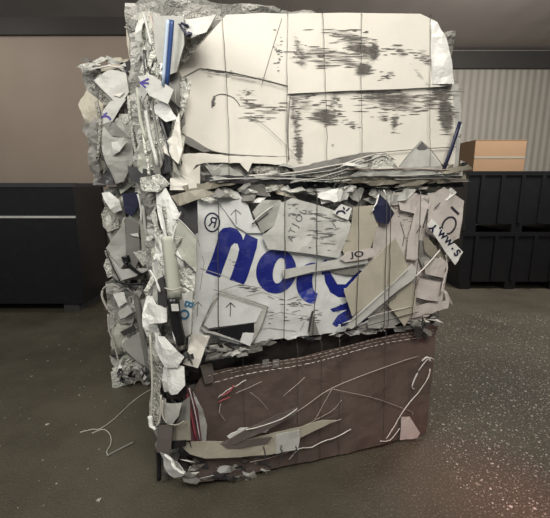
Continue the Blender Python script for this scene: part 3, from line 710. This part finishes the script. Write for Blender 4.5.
line(mb, SD, [(166, 206, .07), (170, 226, .075), (173, 244, .08)], .02, M['greyfilm'], name='plastic_tube', k=4)
line(mb, SD, [(165, 288, .14), (173, 290, .15), (182, 287, .13)], .005, M['palewire'], name='plastic_string')
line(mb, SD, [(173, 298, .13), (176, 322, .13), (181, 344, .12)], .026, M['black'], name='black_tube', k=4, flat=.9)
sheet(mb, SD, [(171, 304), (178, 304), (179, 311), (172, 311)], M['lightgrey'], .165, 0, .002, name='tube_label')
line(mb, SD, [(169, 300, .13), (171, 320, .14), (176, 344, .14)], .006, M['bright'], jit=.003)
S([(145, 312, .06), (152, 296, .07), (156, 305, .09), (166, 309, .1), (167, 322, .1), (150, 324, .08)], M['bright'], .09, .008, name='white_scrap')
S([(153, 262, .05), (157, 258, .07), (164, 280, .08), (161, 292, .08), (154, 278, .06)], M['lightgrey'], .08, .006)
line(mb, SD, [(150, 270), (156, 280), (160, 292)], .006, M['bright'], .095)
S([(158, 279), (164, 276), (167, 306), (158, 305)], M['dark'], .085, .005)
S([(155, 332, .06), (167, 335, .1), (176, 344, .11), (186, 356, .1), (180, 366, .1), (168, 365, .1), (160, 352, .08)], M['bright'], .1, .006, name='white_bag', bow=.03)
scatter(mb, SD, (160, 345, 192, 366), 14, (6, 16), ['dark', 'black', 'mid', 'lightgrey', 'dark'], 43, off=(.06, .11), cr=.01)
S = lambda *a, **k: sheet(bb, SD, *a, **k)
S([(150, 330, .03), (158, 334, .06), (163, 360, .07), (160, 395, .08), (158, 424, .09), (151, 428, .08), (151, 380, .05)], M['greyfilm'], .06, .01, name='hanging_film', label='long grey film hanging down the corner')
line(bb, SD, [(150, 334, .05), (152, 370, .08), (152, 400, .1), (151, 424, .11), (155, 428, .11), (160, 418, .10), (161, 395, .09)], .0055, M['palewire'], name='torn_edge')
line(bb, SD, [(150, 416, .11), (151, 426, .115), (156, 429, .11)], .012, M['bright'], name='torn_edge', jit=.002)
for i, (x, xb, xm) in enumerate(((219, 219, 218), (285, 284, 285), (317, 313, 317), (359, 356, 358.5), (387, 384, 386), (391, 388, 390), (421, 411, 418))):
    wire_loop(mb, FR, x, 192, xb, 346-(xb-190)*.1, Z2, Z1, DEP, .128 if x > 340 else .096, .0022, .0015, 60+i, mids=[(xm, 260)])

# ---------------------------- top bale
tb = empty('plastic_bale', (A.lerp(B, .5).x, A.lerp(B, .5).y+.4, Z2), 'top bale of the front stack, smooth cream sheets with black scuff streaks', 'bale', 'pressed plastic bales')
TOPL = SIDE_B+SDIR*.05
bale_core(tb, plan_of(FR, .0, uR_top-.02, DEP, (TOPL, BACK_L+Vector((-.05, 0, 0))), .0), Z2, ZTOP, M['core'], 3)
SC1 = [(262, 106, 24, 5, 0, .42), (246, 92, 8, 5, -10, .5), (212, 78, 14, 2, -12, .6), (258, 118, 16, 5, 10, .42), (278, 52, 5, 22, 5, .38), (232, 73, 3, 3, 0, .9), (270, 82, 22, 1.5, -12, .6), (213, 102, 2.5, 7, 0, .8), (255, 96, 14, 2, -12, .4)]
SC2 = [(300, 52, 4, 16, 22, .8), (325, 55, 45, 7, 0, .62), (350, 38, 26, 5, -8, .8), (362, 50, 20, 6, -12, 1.), (374, 52, 5, 9, -10, 1.2), (363, 70, 9, 6, 20, 1.3), (400, 52, 12, 6, -25, .62), (425, 58, 14, 8, -45, .6), (388, 76, 10, 4, 20, .7), (420, 76, 18, 3, -40, .6), (300, 64, 8, 4, -10, .8), (345, 62, 20, 4, 0, .7)]
SC3 = [(324, 117, 13, 8, -8, 1.05), (334, 98, 5, 16, -12, .7), (296, 130, 4, 30, -6, .7), (299, 149, 4, 13, 0, 1.1), (293, 110, 3, 22, -5, .75), (350, 124, 12, 3, -40, .65), (390, 100, 40, 9, -5, .8), (376, 92, 34, 4, 0, .85), (440, 92, 16, 9, 0, 1.0), (446, 116, 9, 18, 15, 1.35), (395, 122, 5, 10, -10, .8), (382, 118, 10, 5, -10, .6), (430, 104, 14, 8, 0, .75), (332, 146, 2, 2, 0, .9), (305, 104, 12, 12, 0, .55)]
up = sheet(tb, FR, [(177, 75), (180, 68), (196, 50), (214, 29), (226, 15), (262, 13), (289, 14), (289, 86), (262, 79), (236, 73), (200, 68), (181, 78)], M['cream'], .079, .003, name='cream_sheet', step=.02, scuffs=SC1, sc=3)
lo = sheet(tb, FR, [(179, 66), (236, 68), (262, 74), (289, 80), (291, 162), (262, 158), (229, 157), (204, 147), (182, 133), (179, 100)], M['cream'], .070, .003, name='cream_sheet', step=.02, scuffs=SC1, sc=3)
ur = sheet(tb, FR, [(287, 14), (340, 13), (420, 14), (437, 22), (446, 40), (451, 62), (453, 86), (400, 89), (340, 91), (288, 94)], M['cream'], .080, .003, name='cream_sheet', step=.016, scuffs=SC2, sc=3)
lr = sheet(tb, FR, [(288, 89), (340, 88), (400, 86), (451, 82), (454, 110), (456, 140), (454, 168), (420, 172), (370, 170), (330, 168), (288, 168)], M['cream'], .068, .003, name='cream_sheet', step=.016, scuffs=SC3, sc=3)
streaks(ur, [(325, 56, 40, 8, 0, 34, 5, 26), (350, 39, 24, 4, 4, 22, 4, 14), (364, 50, 20, 5, 6, 46, 4, 14), (374, 52, 4, 8, 0, 26, 3, 7), (364, 69, 8, 6, -10, 30, 3, 10), (398, 50, 16, 5, 15, 16, 4, 12), (425, 58, 12, 7, 30, 14, 3, 8), (300, 55, 6, 14, -10, 22, 2, 6), (388, 76, 10, 4, -10, 12, 3, 8), (345, 31, 40, 4, 0, 12, 4, 16), (340, 65, 28, 3, 0, 12, 6, 18)], 1, M['scuffink'])
streaks(lr, [(325, 117, 13, 8, 0, 46, 5, 20), (336, 104, 6, 18, 12, 26, 2, 7), (297, 118, 5, 36, -6, 34, 2, 8), (299, 148, 4, 14, 0, 40, 2, 7), (350, 124, 10, 6, 30, 12, 3, 7), (385, 97, 42, 10, 4, 90, 5, 24), (440, 92, 16, 9, 0, 44, 4, 16), (447, 112, 8, 20, 0, 70, 4, 16), (395, 122, 6, 10, 0, 20, 3, 8), (410, 108, 30, 8, -4, 34, 5, 16), (310, 100, 20, 12, 0, 20, 4, 16), (384, 118, 12, 6, 0, 14, 3, 9)], 2, M['scuffink'])
streaks(lo, [(258, 107, 24, 6, 4, 26, 4, 20), (255, 118, 16, 4, 5, 18, 4, 14), (247, 92, 7, 3, 0, 8, 3, 6), (213, 103, 2, 6, 0, 14, 1.5, 4), (246, 99, 12, 5, 30, 8, 3, 7)], 3, M['scuffink'])
streaks(up, [(278, 50, 5, 20, -5, 26, 2, 4), (215, 72, 12, 1, 12, 12, 3, 8)], 4, M['greyink'])
line(tb, FR, [(206, 68.5), (236, 73.5), (262, 79.5), (288, 86.5)], .0022, M['greyink'], .089, jit=.001)
line(tb, FR, [(288, 94), (340, 91.5), (400, 89.5), (452, 86)], .0020, M['greyink'], .084, jit=.001)
line(tb, FR, [(232, 75, .09), (245, 77, .09), (256, 79, .09)], .0022, M['greyink'], .090)
sheet(tb, FR, [(428, 20, .07), (437, 22, .10), (446, 38, .11), (452, 62, .11), (454, 84, .10), (432, 84, .085), (430, 50, .085)], M['bright'], .10, .006, name='curled_sheet', step=.025)
sheet(tb, FR, [(450, 84), (458, 84), (461, 110), (460, 140), (458, 166), (449, 166)], M['lightgrey'], .045, .003, name='cream_sheet')
# strip and edges below the big sheets
line(tb, FR, [(183, 134), (198, 144), (212, 151), (240, 155), (290, 157)], .0035, M['mid'], .078, name='torn_edge')
sheet(tb, FR, [(181, 134), (189, 137), (212, 151), (203, 152), (190, 146), (183, 142)], M['mid'], .080, .008)
sheet(tb, FR, [(178, 154), (205, 153), (232, 156), (290, 157), (292, 165), (270, 164), (252, 163), (248, 172), (243, 167), (240, 163), (204, 163), (196, 165), (190, 175), (184, 166)], M['cream'], .088, .004, name='torn_strip', tear=.5)
tri = sheet(tb, FR, [(421, 141, .095), (443, 168, .09), (399, 168, .09), (402, 162, .09)], M['lightgrey'], .092, .001, name='triangular_flap')
print_poly(tri, [[(421, 142), (427, 148), (424, 150), (418, 150), (415.5, 148)]], M['greyink'], 'scuff_mark')
line(tb, FR, [(421, 141), (408, 155), (399, 167)], .0025, M['mid'], .098); line(tb, FR, [(421, 141), (431, 150), (443, 166)], .0025, M['mid'], .098)
line(tb, FR, [(340, 166), (356, 157), (376, 153), (420, 149), (456, 147)], .0035, M['mid'], .088)
# long pressed layers in the joint
LAY = [([(292, 168), (330, 160), (360, 153), (380, 152), (360, 160), (330, 170), (296, 174)], 'mid', .10), ([(300, 176), (340, 168), (365, 156), (385, 153), (395, 160), (360, 168), (330, 178)], 'greyfilm', .105),
       ([(206, 170), (240, 164), (262, 168), (300, 174), (360, 170), (300, 180), (230, 180)], 'mid', .06), ([(340, 166), (372, 155), (388, 156), (398, 168), (380, 170)], 'film', .11),
       ([(362, 168), (400, 167), (440, 166), (462, 170), (462, 176), (400, 177), (350, 176)], 'grey', .105), ([(330, 176), (400, 175), (466, 174), (467, 182), (400, 184), (320, 182)], 'olive', .09),
       ([(205, 166), (226, 163), (244, 176), (214, 178)], 'grey', .075), ([(240, 164), (250, 172), (256, 166), (280, 166), (300, 176), (262, 176)], 'greyfilm', .07), ([(205, 175), (250, 176), (300, 178), (300, 183), (206, 184)], 'dark', .08),
       ([(252, 176), (280, 172), (310, 175), (300, 179), (262, 180)], 'grey', .088), ([(290, 180), (340, 176), (352, 180), (330, 183)], 'film', .095), ([(200, 182), (280, 181), (380, 183), (462, 181), (464, 187), (330, 188), (200, 189)], 'black', .055),
       ([(182, 186), (218, 181), (236, 184), (205, 190), (186, 192)], 'olive', .10)]
for P, mt, o_ in LAY: sheet(tb, FR, P, M[mt], o_, .012, name='pressed_layer', tear=.7, step=.03, sc=12)
for P, r_, mt in (([(250, 176), (300, 172), (345, 163), (375, 155)], .005, 'whiteedge'), ([(290, 183), (330, 175), (362, 163), (382, 155)], .006, 'grey'), ([(210, 180), (260, 178), (330, 180), (460, 172)], .0045, 'lightgrey'), ([(300, 176), (345, 168), (372, 158)], .0035, 'dark'), ([(320, 181), (380, 177), (462, 177)], .005, 'dark'), ([(345, 170), (400, 168), (458, 170)], .005, 'paleedge'), ([(206, 163), (214, 170), (222, 164)], .003, 'lightgrey'), ([(280, 176), (330, 170), (362, 160)], .003, 'lightgrey'), ([(395, 180), (430, 178), (467, 180)], .006, 'mid'), ([(372, 166), (376, 158), (385, 156), (396, 166)], .004, 'lightgrey')):
    line(tb, FR, P, r_, M[mt], .115, jit=.004, name='layer_edge')
scatter(tb, FR, (206, 166, 462, 184), 26, (10, 46), ['mid', 'dark', 'grey', 'lightgrey', 'black', 'olive'], 51, off=(.04, .11), ang=(-12, 12), aspect=(4, 8), cr=.01, tilt=.015)
scatter(tb, FR, (436, 164, 466, 182), 12, (8, 18), ['mid', 'dark', 'greyfilm', 'navy', 'olive'], 52, off=(.06, .10), ang=(-40, 40), aspect=(1.5, 4), cr=.01)
line(tb, FR, [(460, 122, .13), (452, 147, .13), (444, 169, .11)], .011, M['navy'], name='dark_blue_rod', k=2)
line(tb, FR, [(461.5, 124, .12), (459, 137, .12)], .009, M['lightgrey'], name='torn_edge')
# flank of the top bale
S = lambda *a, **k: sheet(tb, SD, *a, **k)
scatter(tb, SD, (142, 34, 180, 168), 66, (20, 64), ['film', 'greyfilm', 'film', 'grey', 'lightgrey', 'beige', 'green', 'mid'], 61, off=(.0, .06), ang=(70, 112), aspect=(2.2, 6), cr=.02)
S([(176, 12), (206, 12), (214, 28), (190, 54), (180, 62), (176, 40)], M['greyfilm'], .05, .01)
S([(186, 20), (216, 14), (206, 32), (192, 38), (186, 32)], M['lightgrey'], .09, .01)
S([(153, 16), (184, 16), (184, 45), (177, 72), (162, 78), (155, 50)], M['grey'], .10, .004, name='grey_sheet')
S([(172, 60), (180, 76), (180, 108), (172, 100), (168, 84)], M['mid'], .07, .006)
line(tb, SD, [(188, 26), (180, 24), (188, 36), (190, 32)], .008, M['navy'], .10)
line(tb, SD, [(171.5, 20, .135), (170, 40, .135), (166, 88, .13)], .0105, M['strap'], name='blue_strap', k=3, flat=.35)
line(tb, SD, [(168, 20, .145), (166.5, 40, .145), (163, 86, .14)], .0065, M['strapl'], name='strap_edge', k=3, flat=.5)
pm = S([(138, 76, .13), (152, 75, .135), (174, 90, .135), (168, 104, .135), (150, 96, .13)], M['lightgrey'], .13, .003, name='printed_scrap')
print_stroke(pm, [[(149, 79), (141, 83), (146, 87.5)], [(141, 83), (149, 83.5)]], 1.8, M['purple'], 'printed_letter')
S([(150, 109, .09), (165, 99, .1), (173, 113, .1), (178, 119, .1), (166, 122, .1)], M['bright'], .1, .004, name='white_scrap')
S([(160, 150, .08), (172, 136, .10), (179, 113, .11), (181, 133, .11), (183, 150, .11), (179, 164, .11), (172, 158, .1)], M['cream'], .1, .01, name='torn_strip')
S([(157, 112), (166, 110), (172, 122), (168, 138), (160, 126)], M['black'], .085, .006)
S([(158, 155, .06), (170, 150, .08), (172, 172, .08), (160, 175, .06)], M['dark'], .07, .01)
sheet(tb, FR, [(170, 167, .06), (182, 163, .09), (193, 170, .10), (200, 165, .10), (200, 187, .10), (184, 190, .10), (170, 190, .08)], M['cream'], .10, .004, name='torn_strip')
for P, r_, mt in (([(146, 110), (150, 135), (158, 165)], .008, 'lightgrey'), ([(152, 100), (156, 130), (164, 160)], .006, 'mid'), ([(140, 120), (146, 150), (150, 178)], .007, 'film'), ([(144, 50), (146, 75), (143, 98)], .008, 'dark'), ([(150, 15), (156, 40), (160, 60), (168, 80)], .004, 'paleedge'), ([(143, 14), (148, 32), (152, 45)], .006, 'lightgrey'), ([(160, 118), (168, 145), (172, 160)], .006, 'dark'), ([(154, 60), (149, 78), (147, 95)], .004, 'dark'), ([(137, 88), (140, 115), (146, 140)], .008, 'green')):
    line(tb, SD, P, r_, M[mt], .095, jit=.003, name='pressed_strip')
line(tb, SD, [(160, 63), (164, 68), (161, 72), (165, 74)], .012, M['bright'], .11, jit=.006, name='torn_edge')
S([(140, 178, .05), (160, 174, .08), (170, 184, .08), (158, 192, .08), (142, 190, .06)], M['film'], .08, .03, name='crumpled_film', tear=1)
S([(127, 166, .02), (155, 170, .05), (172, 176, .06), (160, 184, .06), (130, 182, .03)], M['dark'], .04, .01, name='crumpled_film')
for i, (x, xb, xm) in enumerate(((222, 229, 226), (288, 287, 287), (323, 327, 325), (362, 362, 361), (431, 430, 430))):
    wire_loop(tb, FR, x, 14, xb, 186, ZTOP, Z2, DEP, .095, .0014, .0012, 80+i, mids=[(xm, 70), (xb, 130)])
line(tb, FR, [(290, 96), (288, 130), (289, 160)], .003, M['mid'], .10); line(tb, FR, [(282, 18), (272, 50), (262, 84)], .0012, M['greyink'], .09)
line(tb, FR, [(250, 115), (270, 130), (300, 160)], .0012, M['greyink'], .085)
line(tb, FR, [(212, 108), (213, 98), (222, 94), (234, 98), (240, 106)], .0022, M['greyink'], .074)
line(tb, FR, [(214, 99), (213, 106)], .004, M['greyink'], .074)

# ---------------------------- rear left stack
L0 = floor_at(104, 386); L1 = floor_at(175, 380)
LF = Face(L0, L1)
zl1 = LF.uz(120, 283, 0)[1]; zl2 = LF.uz(120, 185, 0)[1]; zl3 = LF.uz(120, 62, 0)[1]
0 and print('left', L0, L1, zl1, zl2, zl3)
def lplan(x0, off=-.03, y=200): 
    uL = LF.uz(x0, y, 0)[0]; uR = 1.1
    return plan_of(LF, uL, uR, .9, None, off)
LB = []
for (nm, x0, y, z0, z1, lab, sd) in (('b', 107, 330, 0, zl1, 'bottom bale of the left stack behind, grey plastic with a pale loop of cord', 5), ('m', 105, 230, zl1, zl2, 'middle bale of the left stack behind, grey sheets around a curved black scrap', 6), ('t', 84, 120, zl2, zl3, 'top bale of the left stack behind, folded pale sheets with purple print', 7)):
    c = LF.pt(.2, z0, -.4)
    e = empty('plastic_bale', c, lab, 'bale', 'pressed plastic bales'); LB.append(e)
    bale_core(e, lplan(x0, -.04, y), z0, z1-.008, M['core'], sd, .035)
lb, lm, lt = LB
# top
scatter(lt, LF, (94, 76, 150, 176), 60, (22, 54), ['greyfilm', 'greyfilm', 'film', 'grey', 'olive', 'green', 'mid', 'beige'], 71, off=(-.01, .04), ang=(50, 130), aspect=(1.4, 3.5), cr=.03)
scatter(lt, LF, (86, 60, 130, 70), 16, (10, 26), ['film', 'lightgrey', 'mid', 'beige', 'dark'], 72, off=(.0, .06), ang=(-25, 25), aspect=(2, 4), cr=.02)
S = lambda *a, **k: sheet(lt, LF, *a, **k)
S([(94, 80, .08), (110, 69, .1), (126, 73, .1), (129, 92, .1), (124, 100, .1), (110, 100, .1)], M['lightgrey'], .1, .006, name='pale_sheet')
S([(113, 95), (124, 92), (120, 97)], M['cream'], .112, .002, name='white_scrap')
pq = S([(112, 99), (126, 99), (114, 120), (108, 127), (97, 122), (102, 112)], M['lightgrey'], .105, .004, name='printed_scrap')
print_stroke(pq, [ring(105.5, 120.5, 5, 4.2, 150, 350, 9)], 2.3, M['purple'], 'printed_letter'); print_stroke(pq, [[(104, 115), (107, 113)]], 1.6, M['purple'], 'printed_letter')
S([(104, 126), (118, 118), (132, 130), (134, 162), (124, 181), (116, 184), (106, 160), (100, 140)], M['grey'], .09, .02, name='pale_sheet', bow=.03)
S([(112, 142, .13), (128, 141, .14), (120, 152, .14), (113, 156, .13)], M['lightgrey'], .13, .02, name='white_scrap', bow=.02)  # highlight on the crumpled sheet, painted as a pale patch
S([(103, 124), (112, 121), (130, 138), (112, 136)], M['mid'], .12, .006)
S([(125, 62), (132, 60), (133, 70), (127, 71)], M['black'], .14, .002, .006, name='black_tag')
S([(96, 182, .04), (110, 170, .06), (122, 183, .06), (112, 186, .06)], M['dark'], .08, .01)
for P, r_, mt in (([(96, 100), (100, 120), (98, 160)], .012, 'greyfilm'), ([(98, 130), (104, 160), (116, 184)], .004, 'dark'), ([(129, 96), (131, 125), (138, 165)], .012, 'film'), ([(134, 70), (134, 110), (142, 150)], .010, 'lightgrey'), ([(92, 80), (112, 100)], .005, 'dark'), ([(126, 100), (110, 126)], .004, 'dark'), ([(137, 96), (139, 130), (147, 160)], .008, 'dark'), ([(92, 70), (108, 66), (124, 68)], .008, 'whiteedge')):
    line(lt, LF, P, r_, M[mt], .12, jit=.004, name='pressed_strip')
# sheets standing up between the stacks, held by the top bale of the rear stack
S([(126, 26, .02), (146, 36, .04), (148, 62, .06), (140, 74, .06), (130, 60, .05), (127, 44, .03)], M['beige'], .04, .004, name='standing_sheet')
S([(124, 27, .03), (140, 24, .03), (148, 36, .03), (134, 33, .03)], M['film'], .05, .01, name='crumpled_film')
# middle
scatter(lm, LF, (113, 198, 158, 274), 50, (20, 48), ['greyfilm', 'greyfilm', 'film', 'grey', 'olive', 'green', 'mid'], 73, off=(-.01, .04), ang=(50, 130), aspect=(1.4, 3.5), cr=.03)
S = lambda *a, **k: sheet(lm, LF, *a, **k)
S([(102, 193, .05), (110, 192, .08), (120, 200, .1), (122, 210, .1), (114, 213, .09), (105, 200, .07)], M['bright'], .09, .01, name='white_scrap', bow=.03)
S([(122, 194), (138, 192), (138, 206), (132, 217), (125, 212)], M['navy'], .11, .004, name='dark_scrap')
S([(106, 248, .07), (114, 236, .09), (125, 222, .1), (126, 262, .1), (121, 268, .1)], M['grey'], .1, .003, name='grey_sheet')
S([(125, 216), (139, 224), (140, 256), (135, 270), (126, 262)], M['mid'], .095, .005)
S([(130, 234), (138, 233), (139, 237), (133, 236)], M['bright'], .11, .002, name='white_scrap')
S([(140, 222), (147, 222), (150, 248), (142, 252)], M['green'], .10, .01, name='plastic_sheet')
S([(133, 252, .1), (152, 248, .11), (150, 262, .11), (143, 266, .11)], M['film'], .11, .012, name='crumpled_film')
S([(108, 254), (122, 269), (152, 268), (136, 276), (119, 281)], M['lightgrey'], .08, .004)
line(lm, LF, [(125, 256), (128, 264), (134, 270), (142, 275)], .028, M['black'], .105, name='curved_black_scrap', flat=.5, k=4)
line(lm, LF, [(106, 250), (112, 265), (120, 281)], .005, M['dark'], .10, name='pressed_strip'); line(lm, LF, [(116, 281), (130, 284), (148, 283)], .018, M['black'], .09, name='pressed_strip', jit=.003)  # the black one paints the dark slit between the bales
S([(101, 214, .02), (108, 200, .05), (118, 210, .06), (119, 228, .06), (108, 232, .05), (103, 226, .03)], M['greyfilm'], .05, .02)
for P, r_, mt in (([(143, 205), (145, 225), (150, 252)], .012, 'lightgrey'), ([(150, 190), (152, 215), (155, 245)], .014, 'greyfilm'), ([(138, 194), (141, 210), (141, 222)], .008, 'bright')):
    line(lm, LF, P, r_, M[mt], .12, jit=.003, name='pressed_strip')
# bottom
scatter(lb, LF, (116, 296, 158, 374), 50, (18, 44), ['film', 'greyfilm', 'grey', 'grey', 'green', 'film', 'mid'], 74, off=(-.01, .04), ang=(40, 140), aspect=(1.4, 3.5), cr=.03)
S = lambda *a, **k: sheet(lb, LF, *a, **k)
line(lb, LF, [(120, 288), (112, 284), (104, 288), (102, 296), (106, 306), (110, 312), (115, 315)], .009, M['palewire'], .12, name='pale_cord', k=5)
line(lb, LF, [(108, 314), (109, 330), (114, 344), (118, 360), (120, 374)], .006, M['palewire'], .09, name='pale_cord', k=4)
S([(120, 346), (133, 336), (143, 329), (148, 350), (149, 368), (138, 362)], M['grey'], .11, .003, name='grey_sheet')
line(lb, LF, [(120, 346), (133, 358), (148, 370)], .003, M['dark'], .115, name='pressed_strip')
line(lb, LF, [(127, 288), (136, 298), (140, 320), (144, 345), (151, 380)], .022, M['mid'], .11, name='grey_band', flat=.35, k=4)
S([(113, 294), (124, 292), (127, 302), (119, 307)], M['bright'], .09, .015, name='white_scrap')
S([(118, 312), (128, 305), (133, 312), (121, 320)], M['lightgrey'], .11, .003)
line(lb, LF, [(121, 319), (128, 317), (134, 312)], .005, M['dark'], .115, name='pressed_strip')
S([(120, 332), (134, 325), (137, 330), (124, 336)], M['dark'], .10, .004)
S([(134, 303), (146, 298), (147, 308), (136, 312)], M['grey'], .10, .004)
S([(138, 314), (146, 310), (146, 345), (141, 340)], M['olive'], .10, .005)
scatter(lb, LF, (118, 366, 152, 384), 26, (6, 16), ['lightgrey', 'dark', 'mid', 'bright', 'black', 'film'], 75, off=(.04, .12), cr=.02, tilt=.06)

# ------------------------------------------------------------------ behind: dark bulk boxes with a carton, bin at left
def bulk_box(loc, label, h=.9, wx=1.6):
    e = empty('bulk_box', loc, label, 'bulk box', 'black bulk boxes behind the stack')
    x, y, z = loc; d = 1.0
    boxes('wall_panel', [((x, y-d/2+.02, z+h/2+.06), (wx, .04, h-.12)), ((x, y+d/2-.02, z+h/2+.06), (wx, .04, h-.12)), ((x-wx/2+.02, y, z+h/2+.06), (.04, d-.08, h-.12)), ((x+wx/2-.02, y, z+h/2+.06), (.04, d-.08, h-.12)), ((x, y, z+.14), (wx-.1, d-.1, .04))], M['black'], e)
    boxes('rim', [((x, y-d/2, z+h-.03), (wx+.04, .05, .06)), ((x, y+d/2, z+h-.03), (wx+.04, .05, .06)), ((x-wx/2, y, z+h-.03), (.05, d, .06)), ((x+wx/2, y, z+h-.03), (.05, d, .06))], M['black'], e)
    for k in range(5): boxes('rib', [((x-wx/2+.2+k*(wx-.4)/4, y-d/2-.015, z+h/2+.04), (.05, .03, h-.2))], M['black'], e)
    for sx in (-1, 0, 1): boxes('foot', [((x+sx*(wx/2-.1), y, z+.06), (.16, d, .12))], M['black'], e)
    return e
PX = depth_at(458, 290, 5.7).x+.8
bulk_box((PX, 6.2, 0), 'black ribbed bulk box on the floor right of the stack')
bulk_box((PX, 6.2, .9), 'black ribbed bulk box stacked under the brown carton')
c = empty('cardboard_carton', (PX-.35, 6.0, 1.8), 'brown cardboard carton on top of the black boxes', 'carton')
boxes('carton_body', [((PX-.35, 6.0, 2.02), (.75, .5, .44))], M['carton'], c)
boxes('carton_flap', [((PX-.35, 5.87, 2.245), (.75, .25, .008)), ((PX-.35, 6.13, 2.245), (.75, .25, .008))], M['carton'], c)
boxes('tape', [((PX-.35, 6.0, 2.252), (.76, .05, .004)), ((PX-.35, 5.747, 2.0), (.75, .003, .03))], M['olive'], c)
gx = depth_at(99, 215, 5.2).x-1.3
e = empty('steel_bin', (gx, 5.0, 0), 'dark steel bin with a pale rail behind the left stack', 'bin')
boxes('bin_body', [((gx, 4.62, .85), (2.6, .05, 1.46)), ((gx, 5.38, .85), (2.6, .05, 1.46)), ((gx-1.27, 5, .85), (.05, .72, 1.46)), ((gx+1.27, 5, .85), (.05, .72, 1.46)), ((gx, 5, .14), (2.5, .7, .04))], M['black'], e)
boxes('pale_rail', [((gx, 4.585, 1.22), (2.6, .03, .025))], M['lightgrey'], e)
boxes('rim', [((gx, 4.61, 1.6), (2.66, .08, .05)), ((gx, 5.39, 1.6), (2.66, .08, .05))], M['dark'], e)
for sx in (-1, 1): boxes('foot', [((gx+sx*1.1, 5, .06), (.2, .7, .12))], M['dark'], e)

# ------------------------------------------------------------------ litter on the floor
def floor_tube(name, pts, r, mat, label, cat):
    P = [floor_at(x, y, 0)+Vector((0, 0, r+.001)) for x, y in pts]; P = smooth_path(P, 5)
    base = P[0].copy(); base.z = 0
    o = tube(name, P, r, mat, None, 6, loc=base); return tag(o, label, cat)
floor_tube('loose_wire', [(80, 433), (92, 430), (101, 429), (116, 418), (133, 402), (147, 392), (158, 387)], .0035, M['palewire'], 'long thin pale wire on the dark floor curving towards the left stack', 'wire')
floor_tube('loose_wire', [(92, 434), (103, 430), (110, 435), (111, 444), (107, 452), (108, 456)], .0035, M['palewire'], 'short bent pale wire on the floor, ending at the thin stick', 'wire')
floor_tube('thin_stick', [(107, 457), (120, 450), (134, 443)], .006, M['mid'], 'thin grey stick on the dark floor at lower left', 'stick')

def bits(name, n, reg, size, mats, seed, label, cat):
    rnd = random.Random(seed); V, F, I = [], [], []
    for _ in range(n):
        x = rnd.uniform(reg[0], reg[2]); y = rnd.uniform(reg[1], reg[3])
        if not reg[4](x, y): continue
        s = rnd.uniform(*size)*(1 if rnd.random() < .9 else 2); a = rnd.uniform(0, 6.28); k = len(V); h = s*rnd.uniform(.1, .5)
        q = [Vector((x+math.cos(a+t)*s*rnd.uniform(.5, 1), y+math.sin(a+t)*s*rnd.uniform(.5, 1), 0)) for t in (0, 1.6, 3.1, 4.7)]
        V += [p+Vector((0, 0, .0005)) for p in q]+[p*1+Vector((0, 0, h*rnd.uniform(.3, 1)+.001)) for p in q]
        for f in ((0, 3, 2, 1), (4, 5, 6, 7), (0, 1, 5, 4), (1, 2, 6, 5), (2, 3, 7, 6), (3, 0, 4, 7)): F.append(tuple(k+i for i in f)); I.append(rnd.randrange(len(mats)))
    o = mesh_obj(name, V, F, M[mats[0]])
    for mm in mats[1:]: o.data.materials.append(M[mm])
    o.data.polygons.foreach_set('material_index', I)
    return tag(o, label, cat, kind='stuff')
EX = FR.pt(uR_bot, 0, 0)
def clear(x, y):
    p = Vector((x, y, 0))-FR.O; u = p.dot(FR.U); nn = p.dot(FR.N)
    q = Vector((x, y, 0))-LF.O; ul = q.dot(LF.U)
    return not (-.25 < u < uR_bot+.03 and nn < .06) and not (-.1 < ul < .8 and q.dot(LF.N) < .1)
bits('plastic_crumbs', 9000, (1.0, 1.5, 3.4, 4.6, clear), (.002, .007), ['lightgrey', 'olive', 'pink', 'olive', 'beige', 'grey'], 5, 'pale plastic crumbs strewn over the floor right of the stack', 'crumbs')
bits('plastic_crumbs', 260, (-2.6, 1.4, -.5, 5.0, clear), (.003, .009), ['grey', 'mid', 'olive', 'mid'], 6, 'sparse grey crumbs on the dark floor left of the stack', 'crumbs')
